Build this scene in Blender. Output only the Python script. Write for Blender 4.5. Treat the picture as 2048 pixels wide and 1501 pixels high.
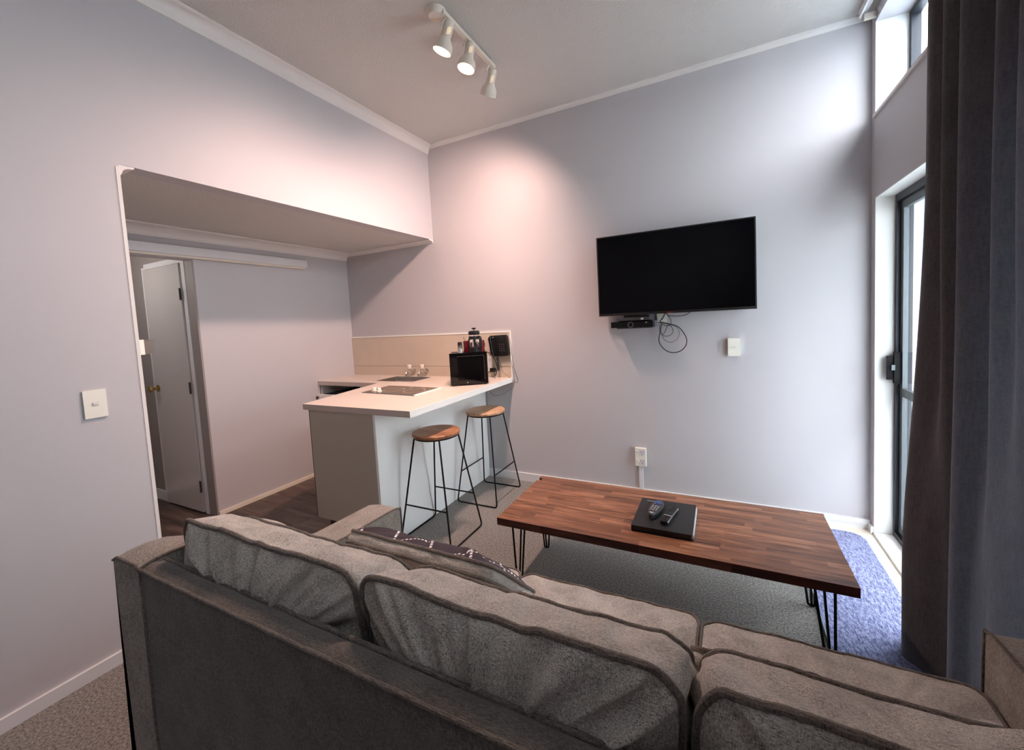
import bpy, bmesh, math, random
from mathutils import Vector, Matrix, noise
PI = math.pi
for o in list(bpy.data.objects): bpy.data.objects.remove(o, do_unlink=True)
SC = bpy.context.scene; COL = SC.collection

# ------------------------------------------------------------------ camera
yaw, pitch, roll, F = 0.4587, -0.0652, -0.0524, 806.64
fwd = Vector((-math.sin(yaw)*math.cos(pitch), math.cos(yaw)*math.cos(pitch), math.sin(pitch)))
rt = fwd.cross(Vector((0, 0, 1))).normalized(); up = rt.cross(fwd)
c_, s_ = math.cos(roll), math.sin(roll)
R_, U_ = c_*rt + s_*up, -s_*rt + c_*up
cd = bpy.data.cameras.new('camera'); cam = bpy.data.objects.new('camera', cd); COL.objects.link(cam)
M = Matrix.Identity(4)
for i in range(3): M[i][0], M[i][1], M[i][2] = R_[i], U_[i], -fwd[i]
M.translation = Vector((2.362, -3.0533, 1.3941)); cam.matrix_world = M
cd.sensor_fit = 'HORIZONTAL'; cd.sensor_width = 36; cd.lens = F/2048*36
cd.shift_x = -(1043.4-1024)/2048; cd.shift_y = (691.93-750.5)/2048
cd.clip_start = 0.02; SC.camera = cam

# ------------------------------------------------------------------ world, lights, exposure
SC.view_settings.view_transform = 'Standard'; SC.view_settings.look = 'None'
SC.view_settings.gamma = 1.0; SC.view_settings.exposure = 0.28
try: SC.view_settings.use_curve_mapping = False
except Exception: pass
w = bpy.data.worlds.new('overcast'); SC.world = w; w.use_nodes = True
bg = w.node_tree.nodes['Background']; bg.inputs[0].default_value = (0.91, 0.96, 1.0, 1); bg.inputs[1].default_value = 14.5

def portal(name, loc, rot, sx, sy):
    l = bpy.data.lights.new(name, 'AREA'); l.shape = 'RECTANGLE'; l.size = sx; l.size_y = sy
    l.cycles.is_portal = True
    o = bpy.data.objects.new(name, l); COL.objects.link(o); o.location = loc; o.rotation_euler = rot
portal('door_portal', (3.42, -1.11, 0.99), (0, PI/2, 0), 2.0, 2.1)
portal('clerestory_portal', (3.42, -1.98, 2.68), (0, PI/2, 0), 0.52, 3.86)

# ------------------------------------------------------------------ materials
def nodes(name):
    m = bpy.data.materials.new(name); m.use_nodes = True; nt = m.node_tree
    return m, nt, nt.nodes['Principled BSDF']
def lin(c):  # sRGB 0-255 -> linear
    return tuple(((v/255)/12.92 if v/255 <= 0.04045 else ((v/255+0.055)/1.055)**2.4) for v in c) + (1,)
def mat(name, col, rough=0.5, metal=0.0, bump=None, var=None, coord='Object', spec=None, sheen=0.0, trans=0.0, emit=None, coat=0.0):
    m, nt, b = nodes(name); L = nt.links.new
    b.inputs['Base Color'].default_value = lin(col); b.inputs['Roughness'].default_value = rough
    b.inputs['Metallic'].default_value = metal
    if spec is not None: b.inputs['Specular IOR Level'].default_value = spec
    if sheen: b.inputs['Sheen Weight'].default_value = sheen
    if coat: b.inputs['Coat Weight'].default_value = coat; b.inputs['Coat Roughness'].default_value = 0.1
    if trans: b.inputs['Transmission Weight'].default_value = trans
    if emit: b.inputs['Emission Color'].default_value = emit[0]; b.inputs['Emission Strength'].default_value = emit[1]
    tc = nt.nodes.new('ShaderNodeTexCoord')
    if bump:   # (scale, strength, distance)
        n = nt.nodes.new('ShaderNodeTexNoise'); n.inputs['Scale'].default_value = bump[0]; n.inputs['Detail'].default_value = 3
        L(tc.outputs[coord], n.inputs['Vector'])
        bp = nt.nodes.new('ShaderNodeBump'); bp.inputs['Strength'].default_value = bump[1]; bp.inputs['Distance'].default_value = bump[2]
        L(n.outputs['Fac'], bp.inputs['Height']); L(bp.outputs['Normal'], b.inputs['Normal'])
    if var:    # (scale, amount)
        n = nt.nodes.new('ShaderNodeTexNoise'); n.inputs['Scale'].default_value = var[0]; n.inputs['Detail'].default_value = 4
        L(tc.outputs[coord], n.inputs['Vector'])
        mx = nt.nodes.new('ShaderNodeHueSaturation'); mx.inputs['Color'].default_value = lin(col)
        mr = nt.nodes.new('ShaderNodeMapRange'); mr.inputs[1].default_value = 0.3; mr.inputs[2].default_value = 0.7
        mr.inputs[3].default_value = 1-var[1]; mr.inputs[4].default_value = 1+var[1]
        L(n.outputs['Fac'], mr.inputs[0]); L(mr.outputs[0], mx.inputs['Value']); L(mx.outputs[0], b.inputs['Base Color'])
    return m

def fabric(name, dark, light, scale=800, weave=0.6, rough=0.95, bumpd=0.0012, sheen=0.15):
    m, nt, b = nodes(name); L = nt.links.new
    b.inputs['Roughness'].default_value = rough; b.inputs['Sheen Weight'].default_value = sheen
    b.inputs['Specular IOR Level'].default_value = 0.15
    tc = nt.nodes.new('ShaderNodeTexCoord')
    outs = []
    for sc in ((1.0, 1.0, 0.18), (0.18, 1.0, 1.0)):
        mp = nt.nodes.new('ShaderNodeMapping'); mp.inputs['Scale'].default_value = sc; L(tc.outputs['Object'], mp.inputs[0])
        n = nt.nodes.new('ShaderNodeTexNoise'); n.inputs['Scale'].default_value = scale; n.inputs['Detail'].default_value = 2
        L(mp.outputs[0], n.inputs['Vector']); outs.append(n)
    ad = nt.nodes.new('ShaderNodeMath'); ad.operation = 'ADD'; L(outs[0].outputs['Fac'], ad.inputs[0]); L(outs[1].outputs['Fac'], ad.inputs[1])
    big = nt.nodes.new('ShaderNodeTexNoise'); big.inputs['Scale'].default_value = 14; big.inputs['Detail'].default_value = 5; L(tc.outputs['Object'], big.inputs['Vector'])
    ad2 = nt.nodes.new('ShaderNodeMath'); ad2.operation = 'MULTIPLY_ADD'; ad2.inputs[1].default_value = 0.5
    L(big.outputs['Fac'], ad2.inputs[0]); L(ad.outputs[0], ad2.inputs[2])
    mr = nt.nodes.new('ShaderNodeMapRange'); mr.inputs[1].default_value = 1.25-0.28/weave*0.6; mr.inputs[2].default_value = 1.25+0.28/weave*0.6
    L(ad2.outputs[0], mr.inputs[0])
    mx = nt.nodes.new('ShaderNodeMix'); mx.data_type = 'RGBA'; mx.inputs[6].default_value = lin(dark); mx.inputs[7].default_value = lin(light)
    L(mr.outputs[0], mx.inputs[0]); L(mx.outputs[2], b.inputs['Base Color'])
    bp = nt.nodes.new('ShaderNodeBump'); bp.inputs['Strength'].default_value = 0.7; bp.inputs['Distance'].default_value = bumpd
    L(ad.outputs[0], bp.inputs['Height']); L(bp.outputs[0], b.inputs['Normal'])
    return m

def carpet(name, dark, light, scale=330, bumpd=0.006, stretch=None):
    m, nt, b = nodes(name); L = nt.links.new
    b.inputs['Roughness'].default_value = 1.0; b.inputs['Specular IOR Level'].default_value = 0.05; b.inputs['Sheen Weight'].default_value = 0.2
    tc = nt.nodes.new('ShaderNodeTexCoord')
    n = nt.nodes.new('ShaderNodeTexNoise'); n.inputs['Scale'].default_value = scale; n.inputs['Detail'].default_value = 2
    src = tc.outputs['Object']
    if stretch:
        mp = nt.nodes.new('ShaderNodeMapping'); mp.inputs['Scale'].default_value = stretch; mp.inputs['Rotation'].default_value = (0, 0, 0.6)
        L(src, mp.inputs[0]); src = mp.outputs[0]
    L(src, n.inputs['Vector'])
    v = nt.nodes.new('ShaderNodeTexNoise'); v.inputs['Scale'].default_value = scale*0.35; v.inputs['Detail'].default_value = 3; L(src, v.inputs['Vector'])
    ad = nt.nodes.new('ShaderNodeMath'); ad.operation = 'ADD'; L(n.outputs['Fac'], ad.inputs[0]); L(v.outputs['Fac'], ad.inputs[1])
    mr = nt.nodes.new('ShaderNodeMapRange'); mr.inputs[1].default_value = 0.8; mr.inputs[2].default_value = 1.2; L(ad.outputs[0], mr.inputs[0])
    mx = nt.nodes.new('ShaderNodeMix'); mx.data_type = 'RGBA'; mx.inputs[6].default_value = lin(dark); mx.inputs[7].default_value = lin(light)
    L(mr.outputs[0], mx.inputs[0]); L(mx.outputs[2], b.inputs['Base Color'])
    bp = nt.nodes.new('ShaderNodeBump'); bp.inputs['Strength'].default_value = 0.9; bp.inputs['Distance'].default_value = bumpd
    L(ad.outputs[0], bp.inputs['Height']); L(bp.outputs[0], b.inputs['Normal'])
    return m

def wood(name, c0, c1, c2, rough=0.35, grain=(3, 60, 60), rnd=0.35, coat=0.0, rot=0):
    """grain along local X, per-object random shift and tone"""
    m, nt, b = nodes(name); L = nt.links.new
    b.inputs['Roughness'].default_value = rough
    if coat: b.inputs['Coat Weight'].default_value = coat; b.inputs['Coat Roughness'].default_value = 0.25
    tc = nt.nodes.new('ShaderNodeTexCoord'); oi = nt.nodes.new('ShaderNodeObjectInfo')
    vm = nt.nodes.new('ShaderNodeVectorMath'); vm.operation = 'MULTIPLY_ADD'
    cmb = nt.nodes.new('ShaderNodeCombineXYZ')
    for i in range(3): L(oi.outputs['Random'], cmb.inputs[i])
    vm.inputs[1].default_value = (37, 53, 71); L(cmb.outputs[0], vm.inputs[0]); L(tc.outputs['Object'], vm.inputs[2])
    mp = nt.nodes.new('ShaderNodeMapping'); mp.inputs['Scale'].default_value = grain; mp.inputs['Rotation'].default_value = (0, 0, rot); L(vm.outputs[0], mp.inputs[0])
    n = nt.nodes.new('ShaderNodeTexNoise'); n.inputs['Scale'].default_value = 1.0; n.inputs['Detail'].default_value = 6; n.inputs['Distortion'].default_value = 0.6
    L(mp.outputs[0], n.inputs['Vector'])
    r = nt.nodes.new('ShaderNodeMath'); r.operation = 'MULTIPLY_ADD'; r.inputs[1].default_value = rnd; r.inputs[2].default_value = -rnd*0.5
    L(oi.outputs['Random'], r.inputs[0])
    a = nt.nodes.new('ShaderNodeMath'); L(n.outputs['Fac'], a.inputs[0]); L(r.outputs[0], a.inputs[1])
    cr = nt.nodes.new('ShaderNodeValToRGB'); e = cr.color_ramp.elements
    e[0].position = 0.28; e[0].color = lin(c0); e[1].position = 0.72; e[1].color = lin(c2)
    mid = cr.color_ramp.elements.new(0.5); mid.color = lin(c1)
    L(a.outputs[0], cr.inputs[0]); L(cr.outputs[0], b.inputs['Base Color'])
    bp = nt.nodes.new('ShaderNodeBump'); bp.inputs['Strength'].default_value = 0.25; bp.inputs['Distance'].default_value = 0.001
    L(n.outputs['Fac'], bp.inputs['Height']); L(bp.outputs[0], b.inputs['Normal'])
    return m

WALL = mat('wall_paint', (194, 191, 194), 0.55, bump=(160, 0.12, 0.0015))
CEIL = mat('ceiling_stipple', (207, 204, 200), 0.8, bump=(120, 0.6, 0.006))
CORN = mat('cornice_white', (226, 222, 219), 0.5)
TRIM = mat('gloss_white', (222, 222, 224), 0.3)
CREAM = mat('cream_vinyl', (232, 224, 208), 0.5)
DOORW = mat('door_paint', (196, 192, 190), 0.22)
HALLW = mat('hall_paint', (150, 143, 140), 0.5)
CARPET = carpet('grey_carpet', (86, 82, 79), (172, 167, 161))
RUG = carpet('blue_rug_pile', (92, 97, 136), (160, 166, 204), 260, stretch=(1.0, 0.35, 1))
RUGEDGE = mat('rug_binding', (170, 190, 200), 0.9)
FLOORW = wood('vinyl_plank', (52, 42, 38), (84, 68, 60), (120, 101, 90), 0.4, (2.2, 16, 16), 0.18)
TABLEW = wood('acacia_stave', (90, 56, 38), (130, 85, 60), (170, 119, 88), 0.30, (5, 60, 60), 0.24)
EDGEW = wood('acacia_edge', (50, 22, 16), (78, 36, 26), (104, 54, 38), 0.4, (4, 42, 42), 0.2)
STOOLW = wood('stool_timber', (118, 72, 46), (156, 104, 70), (190, 140, 102), 0.4, (7, 45, 45), 0.2)
STOOLW2 = wood('stool_timber_pale', (150, 108, 74), (182, 140, 104), (208, 172, 138), 0.4, (7, 45, 45), 0.2)
FAB = fabric('sofa_tweed_lit', (118, 113, 107), (220, 213, 203), scale=760, weave=0.62)  # tweed lightened: daylight on the cushion tops put into the colour
FABD = fabric('sofa_tweed_shaded', (76, 72, 69), (122, 116, 110), scale=620, weave=0.65, bumpd=0.0010)  # same tweed darkened: shade on the sofa back painted into the colour
FABA = fabric('sofa_tweed_half_lit', (104, 98, 92), (172, 164, 155), scale=620, weave=0.65, bumpd=0.0010)  # same tweed at a mid tone: light on the arm tops painted in
PIPE = fabric('sofa_piping', (72, 66, 62), (128, 120, 112), scale=500, bumpd=0.0006)
BLACKM = mat('black_steel', (22, 22, 24), 0.45, 0.6)
BLACKP = mat('black_plastic', (14, 14, 15), 0.5)
BLACKG = mat('black_gloss', (5, 5, 7), 0.08)
SCREEN = mat('tv_screen', (2, 2, 4), 0.12, spec=0.25)
DALU = mat('dark_aluminium', (38, 42, 50), 0.4, 0.3)
GALU = mat('grey_aluminium', (98, 104, 108), 0.4, 0.4)
CHROME = mat('chrome', (215, 210, 205), 0.12, 1.0)
STEEL = mat('brushed_steel', (150, 145, 140), 0.35, 1.0)
BRASS = mat('brass', (190, 165, 110), 0.15, 1.0)
BENCH = mat('bench_laminate', (220, 207, 196), 0.35, var=(350, 0.04))
BENCHE = mat('bench_edge', (196, 182, 174), 0.4)
BENCHW = mat('bench_edge_white', (244, 244, 240), 0.4)
SPLASH = mat('splashback_tile', (208, 193, 175), 0.35, var=(6, 0.03))
CABW = mat('cabinet_white', (246, 247, 244), 0.45, var=(5, 0.015))
CABG = mat('cabinet_beige', (182, 174, 162), 0.5)
BROWN = mat('brown_edge', (84, 58, 40), 0.6)
KICK = mat('kickboard', (46, 38, 34), 0.6)
DARKI = mat('cabinet_inside', (70, 70, 78), 0.6)
PLASTW = mat('switch_plastic', (240, 238, 226), 0.35)
PLASTG = mat('grey_plastic', (150, 148, 142), 0.5)
HOB = mat('hob_glass', (92, 80, 72), 0.12, spec=0.6)
HOBM = mat('hob_mark', (150, 130, 122), 0.3)
LAMPW = mat('lamp_cream', (226, 216, 202), 0.4)
BULB = mat('bulb_glow', (255, 225, 180), 0.3, emit=((1.0, 0.84, 0.58, 1), 5.0))
SLOT = mat('lamp_slot_glow', (255, 220, 160), 0.3, emit=((1.0, 0.74, 0.42, 1), 1.6))
CREDW = mat('red_ceramic', (110, 22, 38), 0.2)
GLASSC = mat('clear_glass', (255, 255, 255), 0.02, trans=1.0)
SALT = mat('white_granules', (238, 236, 236), 0.9)
PAPER = mat('paper', (225, 222, 224), 0.8)
FOLD = mat('black_leatherette', (34, 34, 36), 0.42, bump=(500, 0.3, 0.0008))
DKGREY = mat('dark_grey_plastic', (62, 62, 66), 0.4)
MIDG = mat('grey_button', (160, 162, 168), 0.4)
BLUEB = mat('blue_button', (70, 110, 190), 0.35)
TEAL = mat('teal_button', (60, 120, 110), 0.4)
LOGOW = mat('silver_print', (190, 190, 195), 0.4)
REDP = mat('red_print', (150, 40, 35), 0.4)
PALE = mat('exterior_paint', (168, 184, 196), 0.6)
SKYBLOCK = mat('sky_blocker_render', (232, 234, 234), 0.9, var=(2, 0.05))
GROUND = mat('exterior_paving', (190, 192, 192), 0.9, var=(3, 0.1))

def glass_mat():
    m = bpy.data.materials.new('window_glass'); m.use_nodes = True; nt = m.node_tree
    for n in list(nt.nodes): nt.nodes.remove(n)
    o = nt.nodes.new('ShaderNodeOutputMaterial'); t = nt.nodes.new('ShaderNodeBsdfTransparent'); g = nt.nodes.new('ShaderNodeBsdfGlossy')
    t.inputs[0].default_value = (0.96, 0.97, 0.98, 1); g.inputs['Roughness'].default_value = 0.01
    lw = nt.nodes.new('ShaderNodeLayerWeight'); lw.inputs[0].default_value = 0.5
    pw_ = nt.nodes.new('ShaderNodeMath'); pw_.operation = 'POWER'; pw_.inputs[1].default_value = 5.0; nt.links.new(lw.outputs['Facing'], pw_.inputs[0])
    f = nt.nodes.new('ShaderNodeMath'); f.operation = 'MULTIPLY_ADD'; f.inputs[1].default_value = 0.55; f.inputs[2].default_value = 0.03; nt.links.new(pw_.outputs[0], f.inputs[0]); mx = nt.nodes.new('ShaderNodeMixShader')
    nt.links.new(f.outputs[0], mx.inputs[0]); nt.links.new(t.outputs[0], mx.inputs[1]); nt.links.new(g.outputs[0], mx.inputs[2])
    nt.links.new(mx.outputs[0], o.inputs[0]); return m
WGLASS = glass_mat()
def curtain_mat():
    m = fabric('curtain_cloth', (78, 75, 78), (106, 103, 107), scale=160, weave=0.5, bumpd=0.0006, sheen=0.25)
    nt = m.node_tree; b = nt.nodes['Principled BSDF']; out = [n for n in nt.nodes if n.type == 'OUTPUT_MATERIAL'][0]
    t = nt.nodes.new('ShaderNodeBsdfTranslucent'); t.inputs[0].default_value = lin((152, 160, 172))
    mx = nt.nodes.new('ShaderNodeMixShader'); mx.inputs[0].default_value = 0.23
    nt.links.new(b.outputs[0], mx.inputs[1]); nt.links.new(t.outputs[0], mx.inputs[2]); nt.links.new(mx.outputs[0], out.inputs[0]); return m
CURT = curtain_mat()

def plaid_mat():
    m, nt, b = nodes('plaid_cloth'); L = nt.links.new; b.inputs['Roughness'].default_value = 0.9
    uv = nt.nodes.new('ShaderNodeUVMap'); uv.uv_map = 'UVMap'
    mp = nt.nodes.new('ShaderNodeMapping'); mp.inputs['Rotation'].default_value = (0, 0, 0.62); L(uv.outputs[0], mp.inputs[0])
    sep = nt.nodes.new('ShaderNodeSeparateXYZ'); L(mp.outputs[0], sep.inputs[0])
    def M_(op, a, bb=None):
        n = nt.nodes.new('ShaderNodeMath'); n.operation = op
        for i, v in enumerate((a, bb)):
            if v is None: continue
            if isinstance(v, (int, float)): n.inputs[i].default_value = v
            else: L(v, n.inputs[i])
        return n.outputs[0]
    def line(p, q):
        a = M_('ABSOLUTE', M_('SUBTRACT', M_('FRACT', M_('DIVIDE', p, 0.115)), 0.5))
        ln = M_('LESS_THAN', a, 0.030)
        ds = M_('LESS_THAN', M_('FRACT', M_('DIVIDE', q, 0.0115)), 0.62)
        return M_('MULTIPLY', ln, ds)
    f = M_('MAXIMUM', line(sep.outputs[0], sep.outputs[1]), line(sep.outputs[1], sep.outputs[0]))
    mx = nt.nodes.new('ShaderNodeMix'); mx.data_type = 'RGBA'; mx.inputs[6].default_value = lin((58, 50, 58)); mx.inputs[7].default_value = lin((240, 236, 234))
    L(f, mx.inputs[0]); L(mx.outputs[2], b.inputs['Base Color']); return m
PLAID = plaid_mat()

# ------------------------------------------------------------------ mesh helpers (all coordinates are world metres)
def link(name, bm, m, parent=None, smooth=False, label=None, cat=None, group=None, kind=None, at=None, bevel=0, mats=None):
    if bevel:
        es = [e for e in bm.edges if len(e.link_faces) == 2 and e.calc_face_angle(0) > 0.6]
        bmesh.ops.bevel(bm, geom=es, offset=bevel, segments=2, affect='EDGES', profile=0.6)
    org = Vector((0, 0, 0))
    if parent is not None:
        p = parent
        while p is not None: org += p.location; p = p.parent
    loc = Vector(at) if at is not None else org
    bmesh.ops.translate(bm, verts=bm.verts, vec=-loc)
    me = bpy.data.meshes.new(name); bm.to_mesh(me); bm.free()
    for mm in (mats or [m]): me.materials.append(mm)
    if smooth:
        for p in me.polygons: p.use_smooth = True
        try: me.set_sharp_from_angle(angle=0.7)
        except Exception: pass
    o = bpy.data.objects.new(name, me); COL.objects.link(o)
    if parent is not None: o.parent = parent; o.location = loc-org
    else: o.location = loc
    tag(o, label, cat, group, kind); return o
def tag(o, label=None, cat=None, group=None, kind=None):
    if label: o['label'] = label
    if cat: o['category'] = cat
    if group: o['group'] = group
    if kind: o['kind'] = kind
    return o
def thing(name, loc, label, cat, group=None):
    o = bpy.data.objects.new(name, None); o.location = loc; o.empty_display_size = 0.05; COL.objects.link(o)
    return tag(o, label, cat, group)
def B(): return bmesh.new()
def box(bm, x0, x1, y0, y1, z0, z1, rz=0, c=None):
    x0, x1 = sorted((x0, x1)); y0, y1 = sorted((y0, y1)); z0, z1 = sorted((z0, z1))
    vs = [bm.verts.new((x, y, z)) for x in (x0, x1) for y in (y0, y1) for z in (z0, z1)]
    for f in ((0, 1, 3, 2), (4, 6, 7, 5), (0, 4, 5, 1), (2, 3, 7, 6), (0, 2, 6, 4), (1, 5, 7, 3)):
        bm.faces.new([vs[i] for i in f])
    if rz: bmesh.ops.rotate(bm, verts=vs, cent=c or ((x0+x1)/2, (y0+y1)/2, 0), matrix=Matrix.Rotation(rz, 3, 'Z'))
    return vs
def bx(*a, **k):
    bm = B(); box(bm, *a, **k); return bm
def prism(bm, poly, axis, a0, a1):
    """poly: 2D points; axis 'x': (y,z), 'y': (x,z), 'z': (x,y)"""
    def P(p, a): return {'x': (a, p[0], p[1]), 'y': (p[0], a, p[1]), 'z': (p[0], p[1], a)}[axis]
    v0 = [bm.verts.new(P(p, a0)) for p in poly]; v1 = [bm.verts.new(P(p, a1)) for p in poly]
    n = len(poly)
    bm.faces.new(v0[::-1]); bm.faces.new(v1)
    for i in range(n): bm.faces.new((v0[i], v0[(i+1) % n], v1[(i+1) % n], v1[i]))
    bmesh.ops.recalc_face_normals(bm, faces=bm.faces[:])
def smoothpts(pts, n=6, closed=False):
    P = [Vector(p) for p in pts]; out = []; N = len(P)
    for i in range(N if closed else N-1):
        p0 = P[(i-1) % N] if closed or i > 0 else P[0]; p1 = P[i]; p2 = P[(i+1) % N]; p3 = P[(i+2) % N] if closed or i+2 < N else P[-1]
        for k in range(n):
            t = k/n; out.append(0.5*((2*p1)+(p2-p0)*t+(2*p0-5*p1+4*p2-p3)*t*t+(3*p1-p0-3*p2+p3)*t**3))
    if not closed: out.append(P[-1])
    return out
def tube(bm, pts, r, seg=8, closed=False):
    P = [Vector(p) for p in pts]; N = len(P); rings = []; prev = None
    for i in range(N):
        if closed: d = (P[(i+1) % N]-P[i-1])
        else: d = P[min(i+1, N-1)]-P[max(i-1, 0)]
        d.normalize()
        if prev is None:
            a = Vector((0, 0, 1)) if abs(d.z) < 0.9 else Vector((1, 0, 0)); u = d.cross(a).normalized()
        else:
            u = (prev-d*prev.dot(d)); u = u.normalized() if u.length > 1e-6 else d.orthogonal().normalized()
        prev = u; v = d.cross(u)
        rr = r[i] if isinstance(r, (list, tuple)) else r
        rings.append([bm.verts.new(P[i]+rr*(math.cos(2*PI*k/seg)*u+math.sin(2*PI*k/seg)*v)) for k in range(seg)])
    for i in range(N if closed else N-1):
        a, b2 = rings[i], rings[(i+1) % N]; off = 0
        if closed and i == N-1:
            off = min(range(seg), key=lambda o_: (a[0].co-b2[o_].co).length)
        for k in range(seg): bm.faces.new((a[k], a[(k+1) % seg], b2[(k+1+off) % seg], b2[(k+off) % seg]))
    if not closed:
        bm.faces.new(rings[0][::-1]); bm.faces.new(rings[-1])
def tb(pts, r, seg=8, closed=False):
    bm = B(); tube(bm, pts, r, seg, closed); return bm
def lathe(bm, prof, c, d=(0, 0, 1), seg=24, cap=True):
    """prof: (radius, distance along d)"""
    d = Vector(d).normalized(); u = d.orthogonal().normalized(); v = d.cross(u); c = Vector(c); rings = []
    for r, h in prof:
        rings.append([bm.verts.new(c+d*h+r*(math.cos(2*PI*k/seg)*u+math.sin(2*PI*k/seg)*v)) for k in range(seg)])
    for a, b2 in zip(rings, rings[1:]):
        for k in range(seg): bm.faces.new((a[k], a[(k+1) % seg], b2[(k+1) % seg], b2[k]))
    if cap:
        if prof[0][0] > 1e-5: bm.faces.new(rings[0][::-1])
        if prof[-1][0] > 1e-5: bm.faces.new(rings[-1])
def lt(*a, **k):
    bm = B(); lathe(bm, *a, **k); return bm
def grow(pts, rad):   # rounded corners for a wire polyline
    P = [Vector(p) for p in pts]; out = [P[0]]
    for i in range(1, len(P)-1):
        a = (P[i-1]-P[i]).normalized(); b2 = (P[i+1]-P[i]).normalized()
        for k in range(7):
            t = k/6; out.append((1-t)**2*(P[i]+a*rad)+2*t*(1-t)*P[i]+t*t*(P[i+1]-P[i]).normalized()*rad+t*t*P[i] if False else (1-t)**2*(P[i]+a*rad)+2*t*(1-t)*P[i]+t*t*(P[i]+b2*rad))
    out.append(P[-1]); return out
def dup(root, loc, rotz=None):
    r = root.copy(); COL.objects.link(r); r.location = loc
    if rotz is not None: r.rotation_euler = (0, 0, rotz)
    for ch in list(root.children):
        c = ch.copy(); COL.objects.link(c); c.parent = r
        for g in ch.children:
            d = g.copy(); COL.objects.link(d); d.parent = c
    return r

# ------------------------------------------------------------------ room shell
W, ZC, ZH, KX, YO = 3.163, 3.006, 2.169, -1.145, -2.180
YR = -5.0
ST = dict(kind='structure')
bm = B(); box(bm, KX-0.1, W+0.2, 0, 0.12, -0.1, 3.2); link('wall_back', bm, WALL, **ST)
bm = B()
box(bm, -0.1, 0, YO, 0, ZH, 3.2)
box(bm, -0.1, 0, YR, YO, -0.1, 3.2)
link('wall_left', bm, WALL, **ST)
bm = B()
box(bm, KX-0.1, KX, -1.392, 0, -0.1, ZH)
box(bm, KX-0.1, KX, -2.30, -1.392, 1.965, ZH)
link('wall_kitchen', bm, WALL, **ST)
bm = B(); box(bm, -2.2, -0.1, YO-0.1, YO, -0.1, ZH+0.1); link('wall_near', bm, WALL, **ST)
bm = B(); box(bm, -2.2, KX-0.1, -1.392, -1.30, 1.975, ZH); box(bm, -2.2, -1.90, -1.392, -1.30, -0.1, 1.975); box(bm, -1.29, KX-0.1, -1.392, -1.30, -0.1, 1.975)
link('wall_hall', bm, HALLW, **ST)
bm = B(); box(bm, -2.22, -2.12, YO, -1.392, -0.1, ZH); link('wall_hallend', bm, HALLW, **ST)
bm = B(); box(bm, -0.1, W+0.2, YR-0.1, YR, -0.1, 3.2); link('wall_rear', bm, WALL, **ST)
# right wall with door, clerestory and rear window openings
DY0, DY1, DZ = -2.15, -0.065, 1.978
CZ0, CZ1 = 2.432, 2.93
bm = B()
XR = W+0.2
box(bm, W, XR, DY1, 0, -0.1, CZ0); box(bm, W, XR, DY0, DY1, DZ, CZ0); box(bm, W, XR, DY0, DY1, -0.1, 0.0)
box(bm, W, XR, -0.055, 0, CZ0, 3.2); box(bm, W, XR, -3.9, -0.055, CZ1, 3.2); box(bm, W, XR, YR, -3.9, CZ0, 3.2)
box(bm, W, XR, YR, -4.7, -0.1, CZ0); box(bm, W, XR, -3.3, DY0, -0.1, CZ0)
box(bm, W, XR, -4.7, -3.3, -0.1, CZ0)
link('wall_right', bm, WALL, **ST)
link('ceiling', bx(-0.1, W+0.2, YR, 0, ZC, ZC+0.1), CEIL, **ST)
link('ceiling_kitchen', bx(-2.2, -0.1, YO, 0, ZH, ZH+0.1), CEIL, **ST)
link('floor', bx(0, W, YR, 0, -0.1, 0), CARPET, **ST)
fk = link('floor_kitchen', bx(-2.2, 0, YO, 0, -0.1, -0.004), KICK, **ST)
random.seed(3)
# vinyl planks
pw = 0.152; y = YO; r = 0
while y < -0.01:
    x = -2.2-random.random()*0.8
    while x < -0.001:
        x1 = x+0.91
        a, b2 = max(x, -2.2), min(x1, 0.0)
        if b2-a > 0.03:
            yy = min(y+pw, 0)
            o = link('plank', bx(a+0.0006, b2-0.0006, y+0.0006, yy-0.0006, -0.004, 0.0), FLOORW, fk, at=((a+b2)/2, (y+yy)/2, 0))
        x = x1
    y += pw; r += 1

# cornices
def cove(bm, axis, wall, zc, out, down, a0, a1, sgn=1):
    prof = []
    n = 8
    pts = [(0, -down), (0.006, -down), (0.009, -down+0.008)]
    for i in range(n+1):
        t = i/n*PI/2
        pts.append((out-0.006-(out-0.018)*math.cos(t)*1.0, -0.010-(down-0.022)*(1-math.sin(t))))
    pts += [(out-0.003, -0.008), (out, -0.006), (out, 0), (0, 0)]
    poly = [(wall+sgn*p[0], zc+p[1]) for p in pts]
    prism(bm, poly, axis, a0, a1)
bm = B(); cove(bm, 'y', 0, ZC, 0.06, 0.072, YR, 0); link('trim_1', bm, CORN, smooth=True, **ST)
bm = B(); cove(bm, 'x', 0, ZC, 0.030, 0.027, 0.0, W, -1); link('trim_2', bm, CORN, smooth=True, **ST)
bm = B(); cove(bm, 'y', KX, ZH, 0.095, 0.069, YO, 0); link('trim_3', bm, CORN, smooth=True, **ST)
bm = B(); cove(bm, 'x', 0, ZH, 0.055, 0.030, KX, -0.002, -1); link('trim_4', bm, CORN, smooth=True, **ST)
bm = B(); cove(bm, 'x', YO, ZH, 0.055, 0.045, KX, -0.002, 1); link('trim_5', bm, CORN, smooth=True, **ST)
# opening edge bead
bm = B(); box(bm, -0.1, 0.003, YO-0.0115, YO+0.002, 0, ZH-0.012); box(bm, 0, 0.0012, YO-0.0150, YO-0.0135, 0, ZH-0.02)
link('trim_6', bm, CORN, **ST)
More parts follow.
